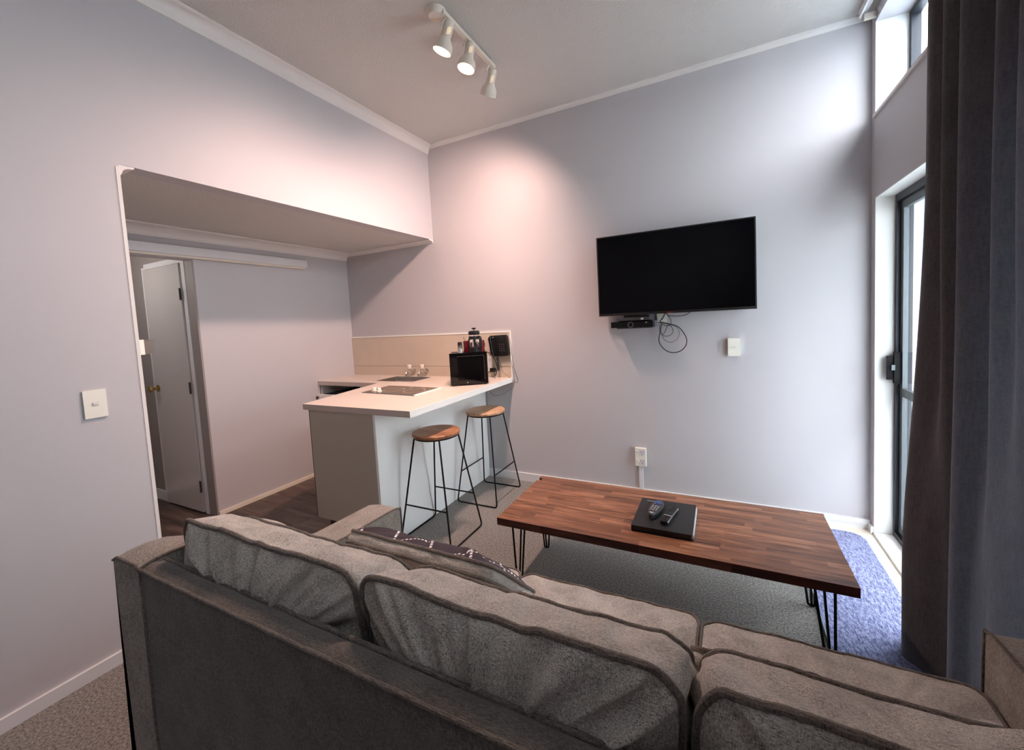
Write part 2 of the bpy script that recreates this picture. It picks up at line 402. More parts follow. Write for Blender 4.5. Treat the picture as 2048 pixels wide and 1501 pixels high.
# baseboards
bm = B(); box(bm, 0.475, W, -0.014, 0, 0, 0.068); link('baseboard_back', bm, TRIM, bevel=0.003, **ST)
bm = B(); box(bm, 2.93, W-0.001, -0.022, -0.014, 0.038, 0.070); link('trim_7', bm, TRIM, bevel=0.002, **ST)
bm = B(); box(bm, 0, 0.014, YR, YO-0.012, 0, 0.052); link('baseboard_left', bm, TRIM, bevel=0.003, **ST)
bm = B(); box(bm, KX, KX+0.012, -1.392, -0.46, 0, 0.03); link('baseboard_kitchen', bm, CREAM, bevel=0.002, **ST)
bm = B(); box(bm, -2.12, -1.905, -1.404, -1.392, 0, 0.085); box(bm, -2.12, -2.108, -2.1, -1.404, 0, 0.085); link('baseboard_hall', bm, TRIM, bevel=0.002, **ST)
bm = B(); box(bm, W-0.014, W, DY1, -0.014, 0, 0.05); link('baseboard_right', bm, TRIM, bevel=0.002, **ST)
# cream vinyl strip under the rug
bm = B(); box(bm, 2.70, W, -0.16, -0.014, 0, 0.004); box(bm, 3.0, W, -2.1, -0.16, 0, 0.004)
link('trim_8', bm, CREAM, **ST)

# sliding door (door_1)
d1 = link('door_1', B(), TRIM, **ST)
def part(name, bm, m, parent, **k): return link(name, bm, m, parent, **k)
bm = B(); box(bm, W+0.001, 3.25, DY1-0.002, DY1+0.0, 0.02, DZ-0.001); box(bm, W+0.001, 3.25, DY0, DY1, DZ-0.004, DZ)
box(bm, W-0.002, 3.25, DY0, DY1, 0.0, 0.018)
part('door_lining', bm, CABW, d1)
bm = B(); box(bm, 3.25, 3.32, DY1-0.028, DY1, 0.018, DZ-0.004); box(bm, 3.25, 3.32, DY0, DY1-0.028, DZ-0.044, DZ-0.004); box(bm, 3.25, 3.32, DY0, DY1-0.028, 0.018, 0.05); box(bm, 3.25, 3.32, DY0, DY0+0.03, 0.05, DZ-0.044)
part('door_frame', bm, DALU, d1)
for (ya, yb, xx) in ((-1.14, DY1-0.03, 3.275), (DY0+0.03, -1.09, 3.30)):
    bm = B(); x0, x1 = xx-0.008, xx+0.014
    box(bm, x0, x1, yb-0.036, yb, 0.055, DZ-0.048); box(bm, x0, x1, ya, ya+0.04, 0.055, DZ-0.048)
    box(bm, x0, x1, ya+0.04, yb-0.036, DZ-0.088, DZ-0.048); box(bm, x0, x1, ya+0.04, yb-0.036, 0.055, 0.095)
    sash = part('sash', bm, GALU, d1, bevel=0.002)
    part('mid_rail', bx(x0, x1, ya+0.04, yb-0.036, 0.852, 0.898), GALU, sash, bevel=0.002)
    part('pane', bx(xx, xx+0.004, ya+0.036, yb-0.032, 0.09, DZ-0.085), WGLASS, sash)
bm = B(); box(bm, 3.235, 3.268, -0.120, -0.098, 0.925, 1.10)
HBL = mat('handle_black', (8, 8, 9), 0.6, spec=0.2)
hd = part('door_handle', bm, HBL, d1, bevel=0.008)
part('handle_pull', bx(3.205, 3.236, -0.112, -0.104, 0.945, 1.08), HBL, hd, bevel=0.003)
part('latch', bx(3.222, 3.238, -0.124, -0.118, 1.0, 1.03), GALU, hd, bevel=0.002)

# clerestory window_1
w1 = link('window_1', bx(W-0.012, 3.31, -3.9, -0.055, CZ0-0.016, CZ0), CORN, bevel=0.002, **ST)
bm = B(); box(bm, W+0.001, 3.305, -0.058, -0.055, CZ0, CZ1); part('reveal', bm, CABW, w1)
for i in range(4):
    ya = -0.06-0.96*(i+1); yb = -0.06-0.96*i
    bm = B(); box(bm, 3.305, 3.345, yb-0.025, yb, CZ0, CZ1); box(bm, 3.305, 3.345, ya, ya+0.025, CZ0, CZ1)
    box(bm, 3.305, 3.345, ya+0.025, yb-0.025, CZ1-0.03, CZ1); box(bm, 3.305, 3.345, ya+0.025, yb-0.025, CZ0, CZ0+0.006)
    f = part('window_frame', bm, DALU, w1)
    part('pane', bx(3.325, 3.329, ya+0.02, yb-0.02, CZ0+0.004, CZ1-0.02), WGLASS, f)
# exterior: paving and the return of the facade beside the door
link('ground', bx(3.37, 14, -12, 6, -0.22, -0.12), GROUND, **ST)
bm = B(); box(bm, 3.37, 3.62, -0.012, 0.10, -0.12, 2.02); box(bm, 3.37, 3.46, -0.045, -0.012, -0.12, 2.02); box(bm, 3.50, 3.53, -0.03, -0.012, -0.12, 2.02)
link('wall_facade', bm, PALE, **ST)

link('wall_sky_blocker', bx(5.4, 5.55, -12, 6, -0.12, 2.9), SKYBLOCK, **ST)  # added wall, cuts the sky light coming in at the sliding door
link('eave_sky_blocker', bx(3.37, 4.0, -6, 1.0, 2.12, 2.22), PALE, **ST)  # added slab, keeps high sky light off the back wall near the door
# hall door (door_2)
d2 = link('door_2', bx(-1.853, -1.304, -1.42, -1.383, 0.012, 1.952), DOORW, bevel=0.002, **ST)
bm = B(); box(bm, -1.905, -1.862, -1.408, -1.35, 0, 1.975); box(bm, -1.298, -1.248, -1.408, -1.35, 0, 1.975); box(bm, -1.862, -1.298, -1.408, -1.35, 1.958, 2.0)
part('door_frame', bm, TRIM, d2, bevel=0.003)
part('door_backing', bx(-1.862, -1.298, -1.352, -1.345, 0, 1.96), KICK, d2)
bm = B(); lathe(bm, [(0.028, 0), (0.028, 0.006), (0.012, 0.010), (0.011, 0.030), (0.022, 0.040), (0.027, 0.052), (0.024, 0.064), (0.012, 0.070)], (-1.80, -1.42, 0.985), (0, -1, 0))
part('door_knob', bm, BRASS, d2, smooth=True)
for z in (0.22, 1.0, 1.72):
    bm = B(); box(bm, -1.315, -1.296, -1.425, -1.419, z-0.045, z+0.045); tube(bm, [(-1.303, -1.425, z-0.045), (-1.303, -1.425, z+0.045)], 0.006, 8)
    part('hinge', bm, KICK, d2)
hl = bpy.data.lights.new('hall_fill', 'POINT'); hl.energy = 5; hl.color = (1.0, 0.93, 0.88); hl.shadow_soft_size = 0.08  # unseen fill lamp, added to brighten the hall door
ho = bpy.data.objects.new('hall_fill', hl); COL.objects.link(ho); ho.location = (-1.75, -2.0, 1.95)
# jamb of kitchen opening (trim_9) and sliding door pelmet
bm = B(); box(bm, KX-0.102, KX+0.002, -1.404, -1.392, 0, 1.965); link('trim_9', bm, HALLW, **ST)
pel = thing('door_pelmet', (KX, -1.3, 1.98), 'long white track cover above the hall opening on the kitchen wall', 'pelmet')
bm = B(); box(bm, KX, KX+0.052, YO+0.001, -0.495, 1.984, 2.046); part('cover', bm, TRIM, pel, bevel=0.003)
bm = B(); box(bm, KX+0.002, KX+0.036, YO+0.001, -0.505, 1.968, 1.984); part('track', bm, LAMPW, pel, bevel=0.002)
# small switch block on the hidden kitchen face of the left wall
sb = thing('wall_block', (-0.08, YO+0.001, 1.355), 'small grey and white switch block at the edge of the kitchen opening', 'switch')
part('base', bx(-0.115, -0.045, YO+0.001, YO+0.036, 1.322, 1.392), PLASTW, sb, bevel=0.002)
part('cap', bx(-0.114, -0.046, YO+0.036, YO+0.072, 1.324, 1.390), mat('taupe_plastic', (112, 104, 96), 0.5), sb, bevel=0.003)

# ------------------------------------------------------------------ kitchen
BT, BZ = 0.90, 0.862      # bench top height / underside
wt = thing('kitchen_worktop', (0.1, -0.6, BT), 'beige laminate L-shaped worktop with breakfast bar overhang', 'worktop')
outer = [(-1.144, -0.001), (-1.144, -0.453), (-0.362, -0.453), (-0.184, -1.293), (0.753, -1.293), (0.753, -0.001)]
# top with a real hole for the sink
SX0, SX1, SY0, SY1 = -0.487, -0.063, -0.342, -0.082
bm = B()
def poly_face(bm, pts, z): return bm.faces.new([bm.verts.new((p[0], p[1], z)) for p in pts])
poly_face(bm, [(-1.144, -0.453), (SX0, -0.453), (SX0, -0.001), (-1.144, -0.001)], BT)
poly_face(bm, [(SX0, -0.453), (-0.362, -0.453), (SX1, -0.453), (SX1, SY0), (SX0, SY0)], BT)
poly_face(bm, [(SX0, SY1), (SX1, SY1), (SX1, -0.001), (SX0, -0.001)], BT)
poly_face(bm, [(SX1, -0.453), (0.753, -0.453), (0.753, -0.001), (SX1, -0.001)], BT)
poly_face(bm, [(-0.362, -0.453), (-0.184, -1.293), (0.753, -1.293), (0.753, -0.453), (SX1, -0.453)], BT)
bmesh.ops.remove_doubles(bm, verts=bm.verts, dist=1e-5)
part('top_surface', bm, BENCH, wt)
bm = B()
for i in range(len(outer)):
    a, b2 = Vector(outer[i]).to_3d(), Vector(outer[(i+1) % len(outer)]).to_3d()
    if i in (0, 5, 4): continue
    vs = [bm.verts.new((p.x, p.y, z)) for p, z in ((a, BZ), (b2, BZ), (b2, BT), (a, BT))]; bm.faces.new(vs)
poly_face(bm, outer[::-1], BZ)
part('edge_strip', bm, BENCHE, wt)
part('bar_edge', bx(0.751, 0.755, -1.294, -0.001, BZ-0.001, BT+0.0005), BENCHW, wt)
sp = thing('splashback', (-0.2, -0.001, 1.1), 'beige splashback board with a pale top rail behind the kitchen bench', 'splashback')
part('lower_board', bx(KX+0.001, 0.748, -0.010, -0.001, BT, 0.993), SPLASH, sp)
part('upper_board', bx(KX+0.001, 0.748, -0.010, -0.001, 0.9955, 1.288), SPLASH, sp)
bm = B(); box(bm, KX+0.001, 0.757, -0.013, -0.001, 1.289, 1.302); box(bm, 0.748, 0.757, -0.013, -0.001, BT, 1.289); part('edge_rail', bm, BENCHW, sp, bevel=0.001)

sk = thing('kitchen_sink', (-0.275, -0.21, BT-0.12), 'square stainless steel sink sunk in the bench below the two taps', 'sink')
bm = B()
rim = [bm.verts.new((x, y, BT+0.0015)) for x, y in ((SX0-0.004, SY0-0.004), (SX1+0.004, SY0-0.004), (SX1+0.004, SY1+0.004), (SX0-0.004, SY1+0.004))]
r2 = [bm.verts.new((x, y, BT+0.0015)) for x, y in ((SX0+0.006, SY0+0.006), (SX1-0.006, SY0+0.006), (SX1-0.006, SY1-0.006), (SX0+0.006, SY1-0.006))]
r3 = [bm.verts.new((x, y, BT-0.12)) for x, y in ((SX0+0.03, SY0+0.03), (SX1-0.03, SY0+0.03), (SX1-0.03, SY1-0.03), (SX0+0.03, SY1-0.03))]
for a, b2 in ((rim, r2), (r2, r3)):
    for i in range(4): bm.faces.new((a[i], a[(i+1) % 4], b2[(i+1) % 4], b2[i]))
bm.faces.new(r3)
part('basin', bm, STEEL, sk, bevel=0.012, smooth=True)
part('drain', lt([(0.0, 0.0), (0.03, 0.002), (0.032, 0)], (-0.275, -0.21, BT-0.1199)), CHROME, sk, smooth=True)
def tap(x, z, label):
    t = thing('tap', (x, -0.011, z), label, 'tap')
    bm = B(); lathe(bm, [(0.021, 0), (0.021, 0.005), (0.012, 0.009), (0.010, 0.05), (0.014, 0.06), (0.015, 0.085), (0.012, 0.095), (0, 0.097)], (x, -0.011, z), (0, -1, 0), 20); part('body', bm, CHROME, t, smooth=True)
    bm = B(); tube(bm, smoothpts([(x, -0.095, z), (x, -0.118, z+0.004), (x, -0.135, z-0.012), (x, -0.140, z-0.036)], 6), 0.0085, 12); part('spout', bm, CHROME, t, smooth=True)
    bm = B(); lathe(bm, [(0.010, 0), (0.010, 0.022), (0.006, 0.026)], (x, -0.080, z+0.008), (0, 0, 1), 16); part('spindle', bm, CHROME, t, smooth=True)
    bm = B(); lathe(bm, [(0.014, 0), (0.015, 0.004), (0.021, 0.030), (0.020, 0.036), (0.008, 0.038), (0, 0.038)], (x, -0.080, z+0.030), (0, 0, 1), 8); part('handle', bm, PLASTW, t)
tap(-0.318, 0.950, 'left chrome wall tap with a white handle, over the sink')
tap(-0.165, 0.952, 'right chrome wall tap with a white handle, nearer the microwave')

hb = thing('cooktop', (0.17, -0.73, BT), 'flat brown glass two-ring cooktop set in the peninsula worktop', 'cooktop')
bm = B(); prism(bm, [(-0.092, -0.862), (0.428, -0.888), (0.428, -0.590), (-0.108, -0.566)], 'z', BT, BT+0.005); part('glass', bm, HOB, hb)
bm = B(); prism(bm, [(0.428, -0.892), (0.438, -0.892), (0.438, -0.588), (0.428, -0.588)], 'z', BT, BT+0.007); part('end_trim', bm, BENCHW, hb)
bm = B(); prism(bm, [(-0.095, -0.868), (0.438, -0.896), (0.438, -0.889), (-0.095, -0.861)], 'z', BT, BT+0.006); part('front_trim', bm, GALU, hb)
for x, y in ((0.10, -0.73), (0.31, -0.74)): part('ring', lt([(0.072, 0.0), (0.078, 0.0006), (0.084, 0)], (x, y, BT+0.0051), cap=False), HOBM, hb)
for x, y in ((-0.035, -0.80), (0.030, -0.815)):
    kb = part('knob', lt([(0.022, 0), (0.022, 0.004), (0.016, 0.006), (0.0145, 0.024), (0.011, 0.027), (0, 0.027)], (x, y, BT+0.005), seg=20), PLASTW, hb, smooth=True)

# peninsula cabinet
pc = thing('peninsula_cabinet', (0.16, -0.7, 0), 'white peninsula cabinet with beige end panel under the breakfast bar', 'cabinet')
part('bar_panel', bx(0.449, 0.467, -1.286, -0.001, 0.0, BZ-0.001), CABW, pc)
part('end_panel', bx(-0.130, 0.449, -1.2865, -1.268, 0.118, BZ-0.001), CABG, pc, label='beige end panel')
part('panel_edge', bx(-0.137, -0.130, -1.2865, -1.268, 0.118, BZ-0.001), BROWN, pc, label='brown raw edge')
part('kickboard', bx(-0.08, 0.449, -1.235, -0.50, 0.0, 0.118), KICK, pc)
part('carcass', bx(-0.10, 0.448, -1.267, -0.47, 0.119, BZ-0.002), CABG, pc)
for ya, yb in ((-1.262, -1.00), (-0.996, -0.735), (-0.731, -0.475)):
    dd = part('cabinet_door', bx(-0.118, -0.101, ya, yb, 0.125, BZ-0.008), CABW, pc, bevel=0.002)
    part('handle', bx(-0.126, -0.118, ya+0.02, ya+0.03, 0.72, 0.80), GALU, dd)
# sink cabinet
sc_ = thing('sink_cabinet', (-0.75, -0.22, 0), 'white under-bench cabinet with a dark open slot beside the kitchen wall', 'cabinet')
part('side_panel', bx(-1.144, -1.128, -0.440, -0.001, 0.0, BZ-0.001), CABW, sc_)
part('inner_panel', bx(-0.60, -0.584, -0.430, -0.001, 0.0, BZ-0.001), DARKI, sc_)
part('shelf', bx(-1.128, -0.60, -0.42, -0.001, 0.755, 0.768), DARKI, sc_)
part('back_panel', bx(-1.128, -0.60, -0.012, -0.001, 0.768, BZ-0.001), DARKI, sc_)
part('shelf_edge', bx(-1.132, -1.124, -0.4425, -0.4405, 0.768, BZ-0.001), BROWN, sc_)
dr = part('drawer_front', bx(-1.140, -0.592, -0.475, -0.440, 0.60, 0.772), CABW, sc_, bevel=0.003)
part('handle', bx(-1.143, -1.118, -0.486, -0.475, 0.735, 0.757), BROWN, dr, bevel=0.002)
part('cabinet_door', bx(-1.140, -0.592, -0.458, -0.440, 0.10, 0.595), CABW, sc_, bevel=0.002)
part('kickboard', bx(-1.128, -0.60, -0.40, -0.39, 0, 0.1), KICK, sc_)
part('side_door', bx(-0.583, -0.42, -0.448, -0.430, 0.10, BZ-0.004), CABW, sc_, bevel=0.002)

# microwave (local frame rotated about its front centre)
th = math.atan2(0.155, 0.24)
MWX, MWY = 0.597, -0.430
def mw(lx, ly, z):  # lx along front, ly into depth
    return Vector((MWX+lx*math.cos(th)-ly*math.sin(th), MWY+lx*math.sin(th)+ly*math.cos(th), z))
def mwbox(bm, x0, x1, y0, y1, z0, z1):
    vs = box(bm, x0, x1, y0, y1, z0, z1)
    for v in vs: v.co = mw(v.co.x, v.co.y, v.co.z)
mv = thing('microwave', tuple(mw(0, 0.13, BT)), 'small black microwave oven standing angled on the bench', 'microwave')
Z0, Z1 = 0.912, 1.157
bm = B(); mwbox(bm, -0.140, 0.140, 0.018, 0.27, Z0, Z1-0.006); part('casing', bm, BLACKP, mv, bevel=0.006)
bm = B(); mwbox(bm, -0.146, 0.146, 0.0, 0.018, Z0-0.003, Z1); dr = part('door', bm, BLACKG, mv, bevel=0.004)
bm = B(); mwbox(bm, -0.085, 0.118, -0.003, 0.0, Z0+0.03, Z1-0.028); part('door_window', bm, SCREEN, dr, bevel=0.001)
for (a, b2, c2, d) in ((-0.09, 0.123, Z1-0.028, Z1-0.0255), (0.119, 0.1225, Z0+0.03, Z1-0.028)):
    bm = B(); mwbox(bm, a, b2, -0.0035, -0.001, c2, d); part('window_bezel', bm, DKGREY, dr)
bm = B(); lathe(bm, [(0.004, 0), (0.004, 0.001), (0, 0.001)], mw(-0.015, -0.0005, Z0+0.012), (mw(0, -1, 0)-mw(0, 0, 0)), 12); part('badge', bm, LOGOW, dr)
for a in (-0.125, 0.125):
    for b2 in (0.03, 0.24):
        bm = B(); lathe(bm, [(0.011, 0), (0.009, 0.013)], mw(a, b2, BT+0.0005), (0, 0, 1), 12); part('foot', bm, BLACKP, mv)
# items on the microwave
fp = mw(0.055, 0.085, 0); TZ = Z1-0.0055
p = thing('french_press', (fp.x, fp.y, TZ), 'tall glass and black coffee plunger on the microwave', 'coffee press')
part('beaker', lt([(0.040, 0.004), (0.041, 0.006), (0.041, 0.130), (0.043, 0.134), (0.0405, 0.134), (0.039, 0.128), (0.039, 0.007), (0, 0.006)], (fp.x, fp.y, TZ)), GLASSC, p, smooth=True)
bm = B(); lathe(bm, [(0.0425, 0), (0.0425, 0.006), (0.042, 0.04), (0.0417, 0.04), (0.0417, 0.001)], (fp.x, fp.y, TZ), cap=False)
lathe(bm, [(0.0435, 0), (0.044, 0.012), (0.0435, 0.024), (0.0417, 0.024)], (fp.x, fp.y, TZ+0.106), cap=False)
for k in range(4):
    a = k*PI/2+0.5; cx, cy = fp.x+0.0432*math.cos(a), fp.y+0.0432*math.sin(a); box(bm, cx-0.004, cx+0.004, cy-0.004, cy+0.004, TZ, TZ+0.11)
part('holder', bm, BLACKP, p, smooth=False)
part('filter', lt([(0.0, 0), (0.037, 0.001), (0.038, 0.005), (0.037, 0.009), (0, 0.01)], (fp.x, fp.y, TZ+0.03)), STEEL, p)
part('lid', lt([(0.043, 0), (0.045, 0.006), (0.045, 0.026), (0.036, 0.032), (0, 0.034)], (fp.x, fp.y, TZ+0.140)), BLACKP, p, smooth=True)
part('plunger_rod', lt([(0.003, 0), (0.003, 0.155)], (fp.x, fp.y, TZ+0.035)), STEEL, p)
part('plunger_knob', lt([(0.005, 0), (0.008, 0.004), (0.018, 0.008), (0.019, 0.012), (0.012, 0.016), (0, 0.017)], (fp.x, fp.y, TZ+0.180)), BLACKP, p, smooth=True)
hp = [Vector((fp.x+0.042, fp.y-0.012, TZ+0.12)), Vector((fp.x+0.075, fp.y-0.022, TZ+0.118)), Vector((fp.x+0.078, fp.y-0.024, TZ+0.04)), Vector((fp.x+0.043, fp.y-0.012, TZ+0.03))]
part('handle', tb(smoothpts(hp, 6), 0.006, 8), BLACKP, p, smooth=True)
sj = mw(-0.06, 0.045, 0)
p = thing('salt_shaker', (sj.x, sj.y, TZ), 'small clear shaker with black cap and white contents on the microwave', 'shaker')
part('jar', lt([(0.019, 0), (0.020, 0.003), (0.018, 0.066), (0.0165, 0.068), (0.016, 0.066), (0.0185, 0.004), (0, 0.003)], (sj.x, sj.y, TZ), seg=20), GLASSC, p, smooth=True)
part('contents', lt([(0.0175, 0), (0.017, 0.034), (0, 0.037)], (sj.x, sj.y, TZ+0.0035), seg=20), SALT, p)
part('cap', lt([(0.018, 0), (0.018, 0.020), (0.014, 0.024), (0, 0.025)], (sj.x, sj.y, TZ+0.066), seg=20), BLACKP, p, smooth=True)
for dx, dy, lab in ((0.0, 0.175, 'left dark red mug behind the shaker on the microwave'), (0.098, 0.175, 'right dark red mug behind the coffee plunger on the microwave')):
    q = mw(dx, dy, 0); p = thing('mug', (q.x, q.y, TZ), lab, 'mug')
    part('body', lt([(0.034, 0), (0.036, 0.004), (0.038, 0.088), (0.036, 0.089), (0.033, 0.010), (0, 0.008)], (q.x, q.y, TZ)), CREDW, p, smooth=True)
    part('handle', tb(smoothpts([(q.x+0.0, q.y+0.035, TZ+0.07), (q.x+0.004, q.y+0.062, TZ+0.066), (q.x+0.004, q.y+0.060, TZ+0.03), (q.x+0.0, q.y+0.035, TZ+0.022)], 6), 0.005, 8), CREDW, p, smooth=True)
# teaspoon handle leaning in the left mug
q = mw(0.0, 0.175, 0)
t = tag(link('teaspoon', tb([(q.x+0.01, q.y, TZ+0.014), (q.x-0.034, q.y-0.012, TZ+0.125)], [0.0035, 0.0022], 6), STEEL), 'thin steel teaspoon standing in the left red mug', 'spoon')

# kitchen power outlet with plug, phone, cords
p = thing('kitchen_outlet', (0.60, -0.0105, 1.02), 'white power outlet with a black plug on the splashback between microwave and phone', 'outlet')
part('faceplate', bx(0.522, 0.562, -0.019, -0.0105, 0.955, 1.088), CABW, p, bevel=0.002)
part('rocker', bx(0.535, 0.550, -0.022, -0.019, 1.045, 1.07), TRIM, p)
part('plug', bx(0.560, 0.600, -0.055, -0.0105, 0.952, 0.985), BLACKP, p, bevel=0.006)
def cord(name, pts, r, m, lab, n=8, cat='cord'): return tag(link(name, tb(smoothpts(pts, n), r, 6), m, smooth=True), lab, cat)
part('power_cord', tb(smoothpts([mw(0.125, 0.20, 1.150), (0.655, -0.20, 1.130), (0.680, -0.19, 1.105), (0.690, -0.17, 1.06), (0.683, -0.14, 1.00), (0.655, -0.11, 0.945), (0.625, -0.08, 0.925), (0.602, -0.060, 0.945), (0.590, -0.056, 0.968)], 8), 0.0035, 6), BLACKP, mv, smooth=True)
ph = thing('wall_phone', (0.66, -0.012, 1.18), 'black wall telephone with keypad on the splashback', 'telephone')
bm = B()
prism(bm, [(0.580, 1.255), (0.590, 1.268), (0.722, 1.272), (0.736, 1.262), (0.752, 1.105), (0.742, 1.092), (0.606, 1.086), (0.595, 1.096)], 'y', -0.052, -0.0105)
part('base', bm, BLACKP, ph, bevel=0.006, smooth=True)
bm = B(); tube(bm, smoothpts([(0.596, -0.060, 1.262), (0.592, -0.080, 1.235), (0.600, -0.082, 1.18), (0.606, -0.080, 1.125), (0.616, -0.060, 1.095)], 5), [0.012]*3+[0.017]*3+[0.013]*10+[0.017]*3+[0.012]*2, 10); hs = part('handset', bm, BLACKG, ph, smooth=True)
for i in range(4):
    for j in range(3):
        x = 0.668+j*0.020+i*0.0012; z = 1.192-i*0.018
        part('key', bx(x-0.0045, x+0.0045, -0.0545, -0.052, z-0.004, z+0.004), DKGREY, ph)
        part('key_print', bx(x-0.0012, x+0.0012, -0.0550, -0.0545, z-0.002, z+0.002), LOGOW, ph)
part('indicator', bx(0.606, 0.611, -0.0545, -0.052, 1.248, 1.255), LOGOW, ph)
part('display_strip', bx(0.672, 0.70, -0.0535, -0.052, 1.245, 1.249), DKGREY, ph)
# coil cord of the phone hanging under the handset
pts = []
for i in range(150):
    t = i/149; z = 1.088-0.12*math.sin(PI*min(t*1.15, 1))*1.0
    pts.append((0.632+0.03*t*0+0.012*t+0.010*math.cos(t*75), -0.040+0.010*math.sin(t*75), 1.088-0.125*t))
part('coil_cord', tb(pts, 0.0028, 5), BLACKP, ph, smooth=True)
part('thin_cord', tb(smoothpts([(0.64, -0.03, 1.088), (0.648, -0.035, 1.05), (0.662, -0.03, 1.00), (0.672, -0.03, 0.955), (0.70, -0.03, 0.93), (0.735, -0.03, 0.898+0.008), (0.765, -0.02, 0.872), (0.800, -0.012, 0.858), (0.806, -0.01, 0.885), (0.79, -0.008, 0.93), (0.775, -0.012, 0.99), (0.765, -0.018, 1.10), (0.757, -0.018, 1.20), (0.748, -0.03, 1.245)], 8), 0.0016, 6), BLACKP, ph, smooth=True)
cord('line_cord', [(0.742, -0.02, 1.09), (0.752, -0.018, 1.04), (0.763, -0.012, 0.98), (0.768, -0.008, 0.92), (0.768, -0.008, 0.862), (0.748, -0.008, 0.815), (0.66, -0.008, 0.755), (0.57, -0.008, 0.735), (0.525, -0.01, 0.765), (0.50, -0.012, 0.80), (0.488, -0.012, 0.70), (0.482, -0.012, 0.3), (0.480, -0.018, 0.075)], 0.0014, DKGREY, 'thin grey line cord drooping below the breakfast bar to the floor')

# ------------------------------------------------------------------ television and kit on the back wall
tv = thing('television', (2.07, -0.10, 1.383), 'large black flat television mounted on the grey wall', 'television')
TX0, TX1, TZ0, TZ1 = 1.562, 2.573, 1.384, 1.957
bm = B(); box(bm, TX0, TX1, -0.115, -0.085, TZ0, TZ1); box(bm, TX0+0.15, TX1-0.15, -0.085, -0.06, TZ0+0.05, TZ1-0.15); part('casing', bm, BLACKP, tv, bevel=0.003)
part('screen', bx(TX0+0.009, TX1-0.009, -0.1165, -0.115, TZ0+0.018, TZ1-0.009), SCREEN, tv)
part('badge', bx(2.035, 2.08, -0.1170, -0.1165, TZ0+0.004, TZ0+0.009), REDP, tv)
part('power_light', bx(2.055, 2.061, -0.1175, -0.1165, TZ0-0.002, TZ0+0.002), LOGOW, tv)
part('wall_bracket', bx(1.95, 2.2, -0.06, -0.001, 1.55, 1.80), BLACKM, tv)
bxx = thing('set_top_box', (1.84, -0.13, 1.296), 'slim black decoder box on a bracket below the television', 'set-top box')
bm = B(); prism(bm, [(-0.205, 1.298), (-0.205, 1.339), (-0.04, 1.345), (-0.04, 1.298)], 'x', 1.668, 1.955); part('casing', bm, BLACKG, bxx, bevel=0.003)
part('end_cap', bx(1.956, 1.966, -0.19, -0.05, 1.299, 1.341), GALU, bxx)
bm = B()
n = 40
for ra, rb in ((0.0165, 0.0185),):
    va = [bm.verts.new((1.806+ra*math.cos(2*PI*k/n), -0.2062, 1.3175+ra*math.sin(2*PI*k/n))) for k in range(n)]
    vb = [bm.verts.new((1.806+rb*math.cos(2*PI*k/n), -0.2062, 1.3175+rb*math.sin(2*PI*k/n))) for k in range(n)]
    for k in range(n): bm.faces.new((va[k], va[(k+1) % n], vb[(k+1) % n], vb[k]))
part('dial_ring', bm, MIDG, bxx)
bm = B(); prism(bm, [(1.903, 1.333), (1.919, 1.333), (1.911, 1.324)], 'y', -0.2062, -0.2055); part('arrow_mark', bm, MIDG, bxx)
bk = thing('box_bracket', (1.84, -0.05, 1.29), 'flat dark metal bracket holding the decoder box to the wall', 'bracket')
bm = B(); box(bm, 1.70, 1.94, -0.16, -0.001, 1.290, 1.297); box(bm, 1.72, 1.90, -0.006, -0.001, 1.297, 1.40)
part('shelf', bm, DKGREY, bk)
sp_ = thing('small_device', (1.86, -0.10, 1.348), 'small flat grey device lying on the decoder box under the television', 'device')
part('casing', bx(1.70, 1.925, -0.16, -0.05, 1.3455, 1.366), DKGREY, sp_, bevel=0.003)
part('logo', bx(1.868, 1.886, -0.1605, -0.160, 1.349, 1.362), LOGOW, sp_)
p = thing('aerial_outlet', (2.0, -0.001, 1.355), 'small white wall plate partly hidden under the television', 'outlet')
part('faceplate', bx(1.955, 2.02, -0.010, -0.001, 1.31, 1.42), PLASTW, p, bevel=0.002)
def cw(u, v, y=-0.03):   # small helper: zoom-crop coordinates to wall plane metres (crop spans 1200..1400 px)
    return (1.555+u*0.0002895+v*0.0, y, 1.513-v*0.000347+u*0.0000085)
cord('tv_cable', [(2.045, -0.05, 1.42), (1.992, -0.045, 1.345), (1.985, -0.05, 1.325), (2.03, -0.045, 1.312), (2.10, -0.04, 1.285), (2.145, -0.035, 1.22), (2.150, -0.03, 1.165), (2.115, -0.03, 1.118), (2.055, -0.03, 1.103), (2.0, -0.03, 1.13), (1.968, -0.03, 1.185), (1.978, -0.035, 1.255), (1.99, -0.05, 1.31), (1.97, -0.08, 1.322)], 0.0032, BLACKP, 'thickest black cable in a large loop below the television')
cord('thin_cable', [(2.0, -0.04, 1.42), (2.008, -0.04, 1.36), (1.975, -0.05, 1.318), (1.985, -0.04, 1.26), (2.003, -0.035, 1.20), (2.045, -0.032, 1.177), (2.09, -0.032, 1.20), (2.105, -0.032, 1.245), (2.085, -0.035, 1.285), (2.03, -0.04, 1.305), (1.985, -0.05, 1.32)], 0.0017, BLACKP, 'thin black cable in the middle loop below the television')
cord('short_cable', [(2.01, -0.05, 1.42), (2.03, -0.05, 1.375), (2.052, -0.045, 1.34), (2.050, -0.045, 1.305), (2.02, -0.045, 1.295), (1.99, -0.045, 1.31), (1.975, -0.045, 1.27), (1.992, -0.04, 1.232), (2.03, -0.04, 1.222), (2.062, -0.04, 1.245), (2.060, -0.04, 1.28), (2.035, -0.045, 1.30), (2.01, -0.045, 1.25), (1.995, -0.045, 1.235)], 0.0021, BLACKP, 'black cable in the smallest tangled loop below the television')
